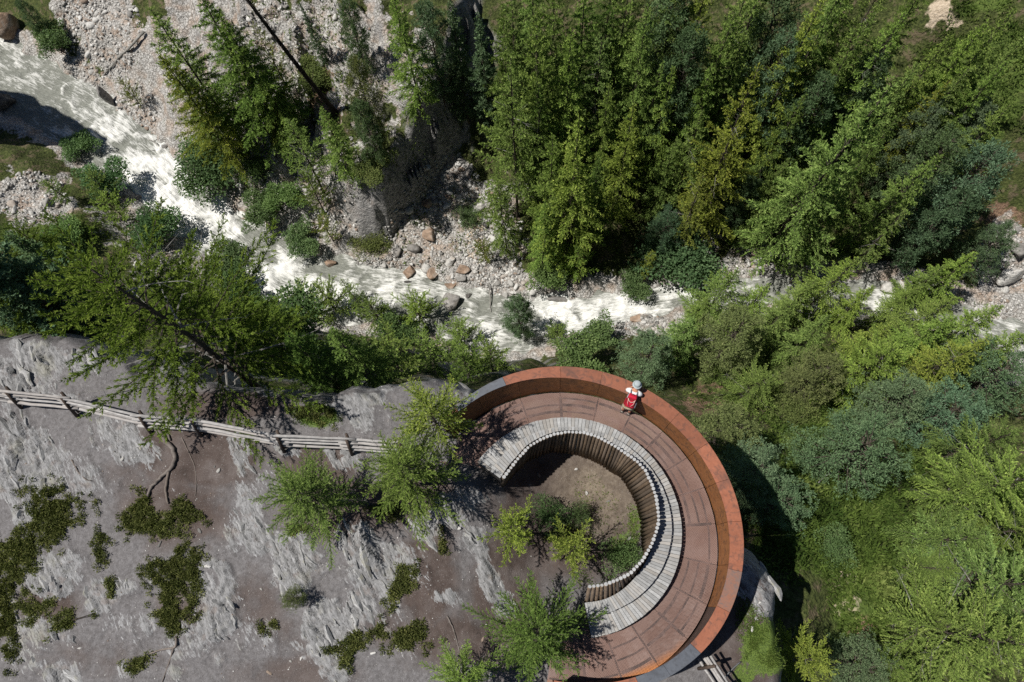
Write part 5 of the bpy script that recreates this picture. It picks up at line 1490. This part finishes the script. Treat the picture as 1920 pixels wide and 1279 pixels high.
boulder(208, 195, (1.4, .9, 3.0), 1.9, 'grey', 21, 'tall grey slab boulder standing at the talus foot beside the rapids', sink=.2)
boulder(852, 572, (1.7, 1.9, 1.5), .3, 'grey', 22, 'big grey boulder standing alone in the calm stretch of the river', sink=.25)
boulder(880, 560, (.9, .5, .5), .5, 'dark', 23, 'small flat wet rock just right of the big river boulder')
boulder(768, 535, (1.0, .4, .5), .1, 'dark', 24, 'low dark rock in the water below the grey brown block')
boulder(770, 515, (1.6, 1.4, 1.2), .2, 'brown', 25, 'square grey brown block at the water edge under the talus')
boulder(810, 515, (1.5, 1.2, 1.2), .4, 'orange', 26, 'orange brown block right of the square grey block')
boulder(805, 442, (1.2, 1.7, 1.0), .5, 'orange', 27, 'rust stained boulder in the middle of the talus')
boulder(868, 508, (1.7, 1.1, .9), .5, 'brown', 28, 'long dark brown slab on the lower talus')
boulder(775, 468, (1.2, 1.3, .9), 1.2, 'grey', 29, 'grey boulder on the talus above the square block')
boulder(745, 472, (1.1, 1.1, .8), .2, 'grey', 30, 'grey boulder at the left side of the talus by the cliff foot')
boulder(800, 385, (1.2, 1.0, .9), .9, 'brown', 31, 'brown boulder at the top of the sunlit talus')
boulder(900, 393, (1.3, .9, .9), .3, 'white', 32, 'white boulder on the right edge of the talus')
boulder(845, 492, (1.3, 1.0, .8), 2.0, 'white', 33, 'white block above the long dark brown slab')
boulder(845, 538, (1.5, .7, .6), -.1, 'brown', 34, 'flat brown rock at the bank above the big river boulder')
boulder(438, 497, (1.9, 1.5, 1.5), .6, 'grey', 35, 'grey boulder on the near waterside of the rapids', sink=.2)
boulder(15, 62, (3.4, 2.4, 3.0), .2, 'brown', 36, 'massive brown rock block in the upper left corner', sink=.2)
boulder(20, 205, (2.4, 2.0, 2.0), .8, 'dark', 37, 'dark rock at the left border in the shaded pool')
boulder(310, 280, (1.0, .6, .5), .4, 'grey', 38, 'small flat rock at the far edge of the rapids')
boulder(1475, 505, (2.4, 1.2, 1.9), .2, 'white', 39, 'white angular block on the far bank above the small pool')
boulder(1425, 490, (1.8, 1.0, 1.6), .1, 'white', 40, 'white block left of the angular block on the far bank')
boulder(1325, 475, (1.5, 1.2, 1.8), .9, 'white', 41, 'pale broken rock right of the round alder bush')
boulder(1668, 545, (2.2, 1.4, 1.2), .4, 'white', 42, 'bright white rock at the river bend on the right')
boulder(1725, 548, (1.6, 1.0, 1.0), 1.1, 'white', 43, 'smaller white rock right of the bright one at the bend')
boulder(1890, 520, (2.6, 1.8, 1.6), .5, 'white', 44, 'pale cracked outcrop near the right border')
boulder(1905, 470, (1.6, 1.5, 1.2), .2, 'grey', 45, 'grey rock just above the pale cracked outcrop')
boulder(1050, 562, (3.2, .8, .9), -.05, 'grey', 46, 'low ledge of rock along the far bank under the broad larch')
boulder(600, 480, (1.8, 1.0, 1.1), -.5, 'grey', 47, 'grey ledge on the far bank left of the cliff foot')
boulder(625, 500, (1.3, .9, 1.0), -.7, 'brown', 48, 'brownish ledge rock at the cliff foot beside the river')
boulder(545, 455, (1.2, .8, .9), -.4, 'grey', 49, 'small grey rock at the far bank of the river bend')
boulder(1130, 612, (1.5, .8, .6), .1, 'white', 50, 'flat pale rock on the near stony bank behind the parapet')
boulder(1190, 600, (1.2, .8, .6), .4, 'orange', 51, 'small reddish rock on the near stony bank')

def wood_thing(name, pts, r0, r1, label, mat, cat='log', twigs=0, seed=1, rise=0.0, seg=8, plateau_=False):
    r = np.random.default_rng(seed); P = []
    for (u, v, h) in pts:
        q = hit(u, v, h, not plateau_)[0]; P.append(q)
    P = smooth_line(np.array(P), 5); n = len(P)
    P = P + r.normal(size=P.shape) * r0 * .18
    c0 = P[0].copy()
    o = empty(name, c0); tag(o, label, cat)
    mb = MB(); mb.tube([tuple(q - c0) for q in P], list(np.linspace(r0, r1, n)), seg); mb.build('stem', mat, o, True)
    if twigs:
        mb = MB()
        for _ in range(twigs):
            k = r.integers(int(n * .25), n - 1); d = nrm(r.normal(size=3) * np.array([1, 1, .5])); L = r.uniform(.5, 1.6)
            a = P[k] - c0; mb.tube([tuple(a), tuple(a + d * L * .5 + np.array([0, 0, .05])), tuple(a + d * L)], [r1 * .7, r1 * .5, .008], 4, cap=False)
        t = mb.build('twigs', mat, o); t['kind'] = 'stuff'
    return o
B_DARK = bark_mat('dark_dead_bark', (.014, .011, .010), (.045, .037, .031))
# the long leaning dead trunk: foot on the rock, top far out over the slope
def leaning():
    foot = hit(632, 214, 0, True)[0]; H = 13.0
    best = None
    top = at(455, -12, foot[2] + H)
    o = tag(empty('leaning_trunk', foot), 'long dark bare trunk leaning left over the scree, upper border', 'tree', FAR)
    d = top - foot; n = 14; P = np.array([d * t + np.array([0, 0, -.5 * math.sin(t * 3.14)]) for t in np.linspace(-.03, 1, n)])
    mb = MB(); mb.tube([tuple(p) for p in P], list(np.linspace(.21, .09, n)), 9); mb.build('trunk', B_DARK, o, True)
    r = np.random.default_rng(4); mb = MB()
    for k in range(60):
        t = r.uniform(.25, 1); a = d * t; v = nrm(r.normal(size=3) + np.array([0, 0, -.1])); L = r.uniform(.4, 1.6)
        mb.tube([tuple(a), tuple(a + v * L * .5), tuple(a + v * L + np.array([0, 0, -.15]))], [.025, .016, .006], 4, cap=False)
    t = mb.build('dead_branches', B_DARK, o); t['kind'] = 'stuff'
leaning()
wood_thing('fallen_tree', [(270, 60, .3), (240, 92, .35), (212, 120, .25), (165, 176, .2)], .12, .06, 'grey fallen trunk lying down across the white talus', B_GREY, twigs=8)
wood_thing('driftwood_pole', [(917, 532, .25), (919, 560, .7), (920, 585, .75)], .06, .045, 'thin pale pole reaching from the bank into the calm river', B_GREY, seg=6)
wood_thing('driftwood', [(265, 258, .3), (292, 268, .3), (308, 290, .25)], .07, .04, 'short driftwood stick caught on the far edge of the rapids', B_GREY, twigs=3, seg=6)
wood_thing('fallen_log', [(1650, 350, .4), (1672, 332, .45), (1692, 316, .4)], .13, .09, 'pale fallen trunk on the forest slope right of the largest larch', B_GREY)
wood_thing('dead_stick', [(405, 400, .3), (400, 418, .3), (408, 432, .2)], .05, .03, 'dead stick hanging from the far bank into the rapids', B_DARK, twigs=3, seg=6)
wood_thing('dead_branch', [(1535, 905, .3), (1545, 895, .35), (1560, 885, .3)], .03, .02, 'short bleached branch lying in the grass below the round pine', B_GREY, twigs=2, seg=5)

# ------------------------------------------------------------------ plateau: fence, roots, junipers
M_RAIL = wood('bleached_fence_rail', (.19, .18, .178), (.40, .39, .385), .3, (.29, .26, .24))
M_POST = wood('dark_fence_post', (.035, .026, .022), (.10, .075, .06), .3, (.06, .045, .04))
def fence(base, heights, label, jit=.03, brace=True, rail_r=.056, slant=0.0):
    P = [hit(u, v)[0] for u, v in base]
    o = tag(empty('rail_fence', P[0]), label, 'fence'); c0 = P[0]
    r = random.Random(8)
    for i, p in enumerate(P):
        nxt = P[min(i + 1, len(P) - 1)] - P[max(i - 1, 0)]; nxt = nxt / np.linalg.norm(nxt); side = np.array([-nxt[1], nxt[0], 0])
        top = max(heights) + .12
        for sgn in (-1, 1):
            b = p + side * .075 * sgn - c0
            ln = side * slant
            mb = MB(); mb.tube([b - ln * .7 + np.array([0, 0, -.2]), b + ln * (top * .5 - .6) + np.array([.01, .01, top * .5]), b + ln * (top - .6) + np.array([0, 0, top * (1.0 if sgn > 0 else .92)])], [.055, .05, .045], 8); mb.build('post', M_POST, o, True)
        if brace:
            b = p - side * .62 - c0
            mb = MB(); mb.tube([b + np.array([0, 0, -.12]), p + side * .02 - c0 + np.array([0, 0, top * .82])], [.045, .04], 7); mb.build('brace', M_POST, o, True)
    for i in range(len(P) - 1):
        a, b = P[i], P[i + 1]; d = b - a; L = np.linalg.norm(d); d = d / L; side = np.array([-d[1], d[0], 0])
        for k, h in enumerate(heights):
            s0 = side * (r.uniform(-.03, .03) + slant * (h - .6)); e = .28
            q = []
            for t in np.linspace(-e / L, 1 + e / L, 7):
                q.append(a + (b - a) * t - c0 + s0 + np.array([r.uniform(-.012, .012), r.uniform(-.012, .012), h + (.018 if i % 2 else -.018) + r.uniform(-.012, .012)]))
            rr = rail_r * r.uniform(.85, 1.2)
            mb = MB(); mb.tube(q, list(np.linspace(rr * 1.1, rr * .8, 7)), 8); mb.build('rail', M_RAIL, o, True)
    return o
fence([(-70, 736), (46, 752), (146, 762), (287, 796), (381, 803), (536, 832), (662, 838), (757, 845)], (.30, .49, .68, .87), 'long weathered split rail fence along the plateau brink', brace=False, rail_r=.043, slant=.34)
o = fence([(1322, 1245), (1356, 1297), (1400, 1365)], (.30, .55, .80, .95), 'short stub of pale rail fence below the lower end of the parapet', brace=False, rail_r=.04, slant=.32)
wood_thing('metal_rod', [(1356, 1274, .06), (1370, 1258, .10), (1388, 1241, .06)], .022, .02, 'thin grey rod lying on the grass beside the rail stub', simple('grey_steel_rod', (.12, .125, .13), .5), 'rod', seg=6, plateau_=True)

M_ROOT = wood('bare_root', (.075, .062, .055), (.20, .175, .16), .3, (.15, .12, .10))
def root(pts, r0, r1, label, seed, h=.03):
    wood_thing('root', [(u, v, h) for u, v in pts], r0, r1, label, M_ROOT, 'root', 0, seed, seg=7, plateau_=True)
root([(283, 794), (300, 812), (320, 838), (328, 858), (318, 880), (298, 898), (282, 915), (277, 930)], .085, .04, 'thick bare root snaking down from the fence', 1, .06)
root([(318, 880), (313, 900), (311, 925), (315, 944)], .05, .03, 'side root branching off the thick bare root', 2, .04)
root([(303, 800), (312, 812), (320, 826)], .05, .03, 'short root stub beside the top of the thick root', 3, .04)
root([(366, 788), (367, 805), (372, 818)], .05, .03, 'root stub under the middle of the rail fence', 4, .04)
root([(134, 862), (146, 884), (160, 898), (172, 902)], .026, .012, 'thin root on the grey rock at left', 5, .02)
root([(340, 820), (352, 845), (364, 872), (368, 905), (366, 930)], .016, .008, 'fine root right of the thick bare root', 6, .012)
root([(330, 1192), (328, 1212), (305, 1218), (280, 1226)], .04, .02, 'bent root at the lower left beside the small juniper', 7, .03)
root([(326, 1214), (316, 1245), (304, 1279)], .03, .014, 'root running out of the lower border at left', 8, .02)
root([(838, 1155), (850, 1180), (860, 1215), (868, 1245)], .024, .01, 'thin forked root near the lower border left of the platform', 9, .018)
root([(825, 1195), (840, 1215), (855, 1240)], .018, .008, 'second thin root beside the forked root', 10, .014)
root([(745, 985), (760, 995), (770, 1005)], .014, .006, 'short fine root below the entrance larch', 11, .012)
root([(395, 770), (402, 780), (412, 788)], .06, .03, 'pale root piece lying just beyond the fence', 12, .04)

def juniper(u, v, ru, rv, ang, dens, label, seed, hgt=.16):
    r = np.random.default_rng(seed); a = math.radians(ang)
    c = hit(u, v)[0]
    ncl = int(ru * rv * .12 * dens) + 6
    k = int(ncl * 1.6)
    rr = np.where(r.uniform(size=k) < .16, r.uniform(.8, 1.5, k), r.uniform(0, 1, k) ** .62 * 1.05); th = r.uniform(0, 6.283, k)
    lob = 1 + .28 * np.sin(th * 3 + seed) + .18 * np.sin(th * 5 + seed * 2.3)
    x = ru * rr * np.cos(th) * lob; y = rv * rr * np.sin(th) * lob
    U = u + x * math.cos(a) - y * math.sin(a); V_ = v + x * math.sin(a) + y * math.cos(a)
    keep = fbm(U * .045, V_ * .045, seed, 3) + .6 * (fbm(U * .2, V_ * .2, seed + 3, 2) - .5) > .35; U, V_ = U[keep], V_[keep]
    C = hit(U, V_); C = C[np.abs(C[:, 2] - c[2]) < 1.0]
    per = 38; n = len(C) * per; idx = np.repeat(np.arange(len(C)), per)
    vdir = nrm(r.normal(size=(n, 3)) + np.array([0, 0, .8]))
    vdir[:, 2] = np.abs(vdir[:, 2])
    h = hgt * r.uniform(.3, 1.2, len(C))
    P = C[idx] + vdir * np.array([.10, .10, 1.0]) * (r.uniform(.2, 1, n) * 1.0)[:, None] * np.stack([np.ones(n), np.ones(n), h[idx]], -1)
    D = nrm(vdir + r.normal(size=(n, 3)) * .5)
    tone = np.clip(r.uniform(.05, .75, len(C))[idx] + r.normal(size=n) * .18, 0, 1)
    V, F_, T_ = kites(P - c, D, r.uniform(.045, .085, n), r.uniform(.02, .034, n), r, tone)
    o = tag(empty('juniper', c), label, 'shrub', 'low juniper mats on the plateau')
    f = obj('foliage', new_mesh('foliage', V, F_, [L_JUNI], False, {'tone': T_}), o)
    g = r.uniform(.85, 1.2); f.color = (g, g, g, 1)
    mb = MB()
    for q in C[:: max(1, len(C) // 14)]:
        mb.tube([tuple(np.array([0, 0, -.05])), tuple((q - c) * .5 + np.array([0, 0, .03])), tuple(q - c + np.array([0, 0, .05]))], [.012, .009, .005], 4, cap=False)
    s = mb.build('stems', B_LARCH, o); s['kind'] = 'stuff'
for k, (u, v, ru, rv, an, de, lb) in enumerate([
    (95, 965, 46, 52, 20, 1, 'upper lobe of the large juniper mat at the left border'), (28, 1045, 44, 40, -20, 1, 'middle lobe of the large juniper mat at the left border'), (8, 1140, 24, 80, 0, 1, 'long juniper mat running down the left border'),
    (262, 965, 30, 36, 0, 1, 'juniper at the end of the thick bare root'), (305, 986, 28, 18, 10, 1, 'small juniper just right of the one at the root end'), (345, 962, 26, 20, 25, .9, 'juniper under the side root'),
    (192, 1030, 14, 32, 0, .6, 'thin juniper strip right of the large mat'), (335, 1072, 46, 36, -20, 1.1, 'big juniper clump at the centre of the left plateau'), (318, 1140, 22, 42, 0, 1, 'juniper trailing below the big clump'), (362, 1148, 14, 24, 0, .7, 'sparse juniper beside the striped rock at centre left'),
    (122, 1166, 34, 14, -20, .8, 'flat juniper in the lower left'), (70, 1140, 40, 22, 0, .5, 'sparse brownish mat between border and flat juniper'), (258, 1246, 24, 9, -25, .9, 'small juniper along the bent root'), (752, 1098, 14, 46, 32, .9, 'narrow juniper in the rock crack at centre'),
    (680, 1196, 44, 15, -22, 1, 'juniper above the black rock cleft near the lower border'), (771, 1199, 36, 22, -8, 1.1, 'oval juniper clump near the lower border'), (830, 1020, 6, 20, 0, .6, 'tiny juniper streak below the entrance larch'), (498, 1176, 14, 12, -30, .7, 'tiny juniper left of the pine sapling'),
    (560, 992, 20, 8, 0, .6, 'low green growth at the foot of the rounded larch'), (728, 958, 24, 14, 0, .9, 'low green growth at the foot of the entrance larch'), (208, 1098, 8, 16, 0, .5, 'tiny tuft on the striped rock at left'), (595, 778, 36, 14, 10, .8, 'bright mat of cowberry beyond the fence'), (655, 1225, 10, 30, 20, .7, 'dark plant in the rock cleft at the lower border'), (1060, 1000, 30, 18, 0, .5, 'sparse low plants on the pit floor')]):
    juniper(u, v, ru, rv, an, de, lb, 600 + k)

# ------------------------------------------------------------------ grass and herbs
def grass(zones, n, name, parent, hmin, hmax, vo=True, wd=.03):
    r = np.random.default_rng(len(name) + n); Z_ = np.array(zones, float); w = Z_[:, 2] * Z_[:, 3] * Z_[:, 4]; k = r.choice(len(Z_), n, p=w / w.sum())
    a = r.uniform(0, 6.283, n); q = np.sqrt(r.uniform(0, 1, n)) * (1 + .25 * np.sin(a * 3 + k))
    U = Z_[k, 0] + Z_[k, 2] * q * np.cos(a); V_ = Z_[k, 1] + Z_[k, 3] * q * np.sin(a)
    keep = fbm(U * .035, V_ * .035, 5, 3) > .38
    P = hit(U[keep], V_[keep], 0, vo); d, arc, _ = seg_dist(P[:, 0], P[:, 1], RS[::2, :2]); P = P[d > np.interp(arc, R_ARC, RS[:, 3]) + .3]
    if not vo: P = P[P[:, 2] > -2.5]
    per = 3; P = np.repeat(P, per, 0); m = len(P); s = (hmax - hmin)
    P = P + r.normal(size=P.shape) * np.array([1, 1, 0]) * hmax * .5
    D = nrm(r.normal(size=(m, 3)) * np.array([.6, .6, .2]) + np.array([0, 0, .8]))
    cl = np.clip(fbm(P[:, 0] * .7, P[:, 1] * .7, 44, 3) * 1.5 - .35 + r.normal(size=m) * .15, 0, 1)
    V, F_, T_ = kites(P, D, hmin + s * r.uniform(size=m), wd * r.uniform(.6, 1.4, m), r, cl)
    o = obj(name, new_mesh(name, V, F_, [L_GRAS], False, {'tone': T_}), parent); o['kind'] = 'stuff'; return o
gz = [(c[0], c[1], c[2] * 1.15, c[3] * 1.15, c[5]) for c in COVER if c[4] == 'grass'] + [(1500, 640, 250, 60, .5), (1400, 380, 400, 120, .3), (1750, 1050, 200, 250, .5), (300, 560, 250, 80, .5), (700, 660, 250, 40, .6), (560, 200, 200, 200, .35), (850, 430, 110, 80, .25), (1430, 850, 90, 150, .8)]
tag(grass(gz, 42000, 'slope_grass', None, .10, .34, True, .075), 'patchy alpine grass and herbs on the gorge slopes', 'grass', kind='stuff')
tag(grass([(595, 778, 42, 20, 1.), (1440, 1215, 46, 50, 1.4), (1400, 1265, 24, 24, 1.), (1190, 990, 10, 55, .8), (1170, 1035, 26, 24, 1.), (1105, 1085, 60, 16, .4), (560, 770, 24, 8, .8), (1120, 960, 60, 60, .12), (1400, 1160, 22, 40, .6)], 5200, 'plateau_grass', None, .03, .10, False, .022), 'thin green ground plants at the plateau edge and pit', 'grass', kind='stuff')
# ------------------------------------------------------------------ the hiker leaning on the parapet
def flat_mat(name, c, rough=.8, var=.12, scale=25): return simple(name, c, rough, var, scale, .2)
K_SKIN = flat_mat('sunburnt_skin', (.42, .20, .13)); K_SHIRT = flat_mat('white_shirt', (.62, .62, .63)); K_SHORT = flat_mat('beige_shorts', (.33, .29, .21))
K_HAT = flat_mat('pale_blue_hat', (.31, .35, .365)); K_RED = flat_mat('red_pack_fabric', (.42, .012, .035)); K_RED2 = flat_mat('dark_red_pack_fabric', (.24, .012, .02)); K_TRIM = flat_mat('pale_pack_trim', (.60, .42, .36))
K_STRAP = flat_mat('grey_strap', (.12, .12, .14)); K_SHOE = flat_mat('walking_shoe', (.30, .27, .24)); K_SOLE = flat_mat('dark_sole', (.05, .045, .04)); K_HAIR = flat_mat('dark_hair', (.03, .02, .015)); K_SOCK = flat_mat('dark_sock', (.06, .05, .05))
def skin_obj(name, verts, edges, radii, mat, parent, sub=2, root=0):
    me = bpy.data.meshes.new(name); me.from_pydata([tuple(v) for v in verts], edges, []); me.update()
    me.materials.append(mat)
    o = bpy.data.objects.new(name, me); link(o, parent)
    md = o.modifiers.new('skin', 'SKIN'); md.use_smooth_shade = True
    if not me.skin_vertices: return o
    for i, r in enumerate(radii):
        sv = me.skin_vertices[0].data[i]; sv.radius = (r, r) if not hasattr(r, '__len__') else r; sv.use_root = (i == root)
    sb = o.modifiers.new('subdivision', 'SUBSURF'); sb.levels = sub; sb.render_levels = sub
    return o
_ft = at(1177, 763, 0.0); _dir = math.atan2(_ft[1] - PC[1], _ft[0] - PC[0])
_rf = C_FLO.r(_dir) - .10
HP = Vector((PC[0] + _rf * math.cos(_dir), PC[1] + _rf * math.sin(_dir), 0.005))
person = tag(empty('person', HP, _dir - math.pi / 2 + .10), 'hiker in white shirt and beige shorts leaning on the parapet with a red pack', 'person')
# local frame: y towards the parapet, x to the right, z up; the cap's near edge is about y = .22, top z = 1.135
J = {}
def jv(k, p, r): J[k] = (p, r)
jv('pel', (0, -.06, .90), (.125, .10)); jv('bel', (0, -.01, 1.05), (.125, .092)); jv('che', (0, .17, 1.26), (.145, .10)); jv('nek0', (0, .32, 1.37), (.085, .07)); jv('nek', (0, .39, 1.42), .052); jv('head0', (0, .43, 1.475), .068); jv('head', (0, .47, 1.545), (.078, .092)); jv('head2', (0, .48, 1.615), (.066, .08)); jv('nose', (0, .577, 1.51), .013)
for s, k in ((-1, 'l'), (1, 'r')):
    jv('hip' + k, (s * .085, -.05, .85), .088); jv('kne' + k, (s * .10, .015, .47), .056); jv('cal' + k, (s * .105, -.03, .33), .055); jv('ank' + k, (s * .11, -.035, .09), .036); jv('toe' + k, (s * .135, .11, .035), .032)
    jv('sho' + k, (s * .175, .29, 1.35), .062); jv('elb' + k, (s * .255, .33, 1.185), .042); jv('wri' + k, (s * .10, .47, 1.172), .028); jv('pal' + k, (s * .045, .515, 1.170), (.036, .018))
    for f in range(4):
        b = (s * (.038 - .001 * f), .535 + .012 * f, 1.182 - .011 * f); ln = (.062, .072, .068, .052)[f]
        jv('f%da' % f + k, (b[0] - s * .025, b[1] + .018, b[2]), .0085); jv('f%db' % f + k, (b[0] - s * .025 - s * ln * .5, b[1] + .014, b[2] - .004), .0078); jv('f%dc' % f + k, (b[0] - s * .025 - s * ln, b[1] - .002, b[2] - .008), .0068)
    jv('t0' + k, (s * .055, .50, 1.195), .0105); jv('t1' + k, (s * .030, .515, 1.212), .0095)
E_ = [('pel', 'bel'), ('bel', 'che'), ('che', 'nek0'), ('nek0', 'nek'), ('nek', 'head0'), ('head0', 'head'), ('head', 'head2'), ('head', 'nose')]
for k in 'lr':
    E_ += [('pel', 'hip' + k), ('hip' + k, 'kne' + k), ('kne' + k, 'cal' + k), ('cal' + k, 'ank' + k), ('ank' + k, 'toe' + k), ('nek0', 'sho' + k), ('sho' + k, 'elb' + k), ('elb' + k, 'wri' + k), ('wri' + k, 'pal' + k), ('pal' + k, 't0' + k), ('t0' + k, 't1' + k)]
    for f in range(4): E_ += [('pal' + k, 'f%da' % f + k), ('f%da' % f + k, 'f%db' % f + k), ('f%db' % f + k, 'f%dc' % f + k)]
ks = list(J); ix = {k: i for i, k in enumerate(ks)}
skin_obj('body', [J[k][0] for k in ks], [(ix[a], ix[b]) for a, b in E_], [J[k][1] for k in ks], K_SKIN, person)
def sub_skin(name, keys, edges, grow, mat, ends=None):
    pts = []; rad = []
    for k in keys:
        p, r = (ends or {}).get(k, J.get(k, (None, None)))
        pts.append(p); rad.append(tuple(q + grow for q in r) if hasattr(r, '__len__') else r + grow)
    ii = {k: i for i, k in enumerate(keys)}
    return skin_obj(name, pts, [(ii[a], ii[b]) for a, b in edges], rad, mat, person)
sub_skin('shirt', ['pel', 'bel', 'che', 'nek0', 'shol', 'shor', 'sll', 'slr'], [('pel', 'bel'), ('bel', 'che'), ('che', 'nek0'), ('nek0', 'shol'), ('nek0', 'shor'), ('shol', 'sll'), ('shor', 'slr')], .018, K_SHIRT,
         {'pel': ((0, -.055, .94), (.13, .105)), 'sll': ((-.232, .315, 1.235), .050), 'slr': ((.232, .315, 1.235), .050), 'nek0': ((0, .31, 1.36), (.085, .07))})
sub_skin('shorts', ['pel', 'hipl', 'hipr', 'endl', 'endr', 'wai'], [('wai', 'pel'), ('pel', 'hipl'), ('pel', 'hipr'), ('hipl', 'endl'), ('hipr', 'endr')], .022, K_SHORT,
         {'endl': ((-.105, .005, .54), .082), 'endr': ((.105, .005, .54), .082), 'wai': ((0, -.05, .97), (.125, .10))})
for s in (-1, 1):
    mb = MB()
    mb.tube([(s * .105, -.09, .05), (s * .112, -.03, .06), (s * .128, .07, .045), (s * .14, .15, .035)], [.038, .046, .045, .028], 10, cap=True); sh = mb.build('shoe', K_SHOE, person, True)
    mb = MB(); mb.box((s * .122, .03, .010), (.10, .28, .02), -s * .13); mb.build('sole', K_SOLE, sh)
    mb = MB(); mb.tube([(s * .11, -.035, .07), (s * .109, -.035, .17)], [.042, .046], 10); mb.build('sock', K_SOCK, person, True)
    mb = MB(); V, F_ = ICO2; mb.add(V * np.array([.010, .006, .008]) + np.array([s * .03, .557, 1.535]), [tuple(f) for f in F_]); mb.build('eye', K_HAIR, person, True)
    mb = MB(); mb.add(V * np.array([.010, .018, .028]) + np.array([s * .086, .47, 1.53]), [tuple(f) for f in F_]); mb.build('ear', K_SKIN, person, True)
mb = MB(); mb.tube([(-.022, .549, 1.475), (0, .559, 1.473), (.022, .549, 1.475)], [.004, .006, .004], 6); mb.build('mouth', flat_mat('lips', (.30, .09, .07)), person, True)
mb = MB(); V, F_ = ICO2; mb.add(V * np.array([.088, .085, .095]) + np.array([0, .44, 1.545]), [tuple(f) for f in F_]); mb.build('hair', K_HAIR, person, True)
# brimmed sun hat
def lathe(prof, seg=28, c=(0, 0, 0), tilt=.25, wav=0.0):
    V = []; Fc = []
    for r, z in prof:
        for k in range(seg):
            a = 2 * math.pi * k / seg; zz = z + wav * (r > .12) * math.sin(3 * a + 1)
            x, y = r * math.cos(a), r * 1.08 * math.sin(a)
            V.append((c[0] + x, c[1] + y * math.cos(tilt) + zz * math.sin(tilt), c[2] - y * math.sin(tilt) + zz * math.cos(tilt)))
    for i in range(len(prof) - 1):
        for k in range(seg): Fc.append((i * seg + k, i * seg + (k + 1) % seg, (i + 1) * seg + (k + 1) % seg, (i + 1) * seg + k))
    Fc.append(tuple((len(prof) - 1) * seg + k for k in range(seg)))
    return V, Fc
V, Fc = lathe([(.137, -.015), (.139, -.008), (.118, .004), (.096, .012), (.095, .06), (.088, .095), (.06, .118), (.02, .124)], c=(0, .47, 1.585), wav=.012)
mb = MB(); mb.add(V, Fc); hat = mb.build('hat', K_HAT, person, True)
V, Fc = lathe([(.0965, .013), (.099, .014), (.099, .036), (.0965, .037), (.095, .037)], c=(0, .47, 1.585)); mb = MB(); mb.add(V, Fc[:-1]); mb.build('hat_band', flat_mat('hat_band', (.22, .29, .31)), hat, True)
# the backpack
pack = tag(empty('backpack', HP + Vector((0, 0, 1.0)), _dir - math.pi / 2 + .10), 'red hiking backpack with pale piping on the hiker', 'backpack')
def packbox(name, c, d, mat, parent, bev=.03, lean=.66):
    bm = bmesh.new(); bmesh.ops.create_cube(bm, size=1.0)
    for v in bm.verts: v.co = Vector((v.co.x * d[0] * (1 - .12 * (v.co.z > 0)), v.co.y * d[1], v.co.z * d[2]))
    bmesh.ops.bevel(bm, geom=bm.edges[:], offset=bev, segments=3, affect='EDGES', profile=.6)
    bmesh.ops.rotate(bm, verts=bm.verts, cent=(0, 0, 0), matrix=Matrix.Rotation(-lean, 3, 'X'))
    bmesh.ops.translate(bm, verts=bm.verts, vec=c)
    me = bpy.data.meshes.new(name); bm.to_mesh(me); bm.free(); me.materials.append(mat)
    me.polygons.foreach_set('use_smooth', np.ones(len(me.polygons), bool))
    return obj(name, me, parent)
ax = lambda y, z: Vector((0, y, z - 1.0))
bag = packbox('main_bag', ax(.01, 1.30), (.30, .15, .42), K_RED2, pack, .05)
packbox('lid', ax(.12, 1.455), (.27, .17, .10), K_RED, pack, .04)
pk = packbox('front_pocket', ax(-.07, 1.285), (.22, .06, .26), K_RED, pack, .03)
for s in (-1, 1):
    packbox('side_pocket', Vector((s * .16, -.03, .22)), (.05, .12, .20), K_STRAP if s > 0 else K_RED2, pack, .02)
    mb = MB(); mb.tube([(s * .085, .14, .43), (s * .095, .25, .46), (s * .105, .35, .39), (s * .12, .30, .25), (s * .145, .14, .12)], [.018] * 5, 8, flat=.35); mb.build('shoulder_strap', K_STRAP, pack, True)
    mb = MB(); mb.tube([(s * .10, .02, .51), (s * .085, -.10, .385), (s * .03, -.15, .295)], [.007] * 3, 6); mb.build('piping', K_TRIM, pk if False else pack, True)
mb = MB(); mb.tube([(-.11, .01, .49), (-.06, -.04, .445), (0, -.065, .42), (.06, -.04, .445), (.11, .01, .49)], [.008] * 5, 6); mb.build('lid_trim', K_TRIM, pack, True)
mb = MB(); mb.tube([(-.04, .16, .49), (0, .18, .53), (.04, .16, .49)], [.008] * 3, 6); mb.build('haul_loop', K_STRAP, pack, True)
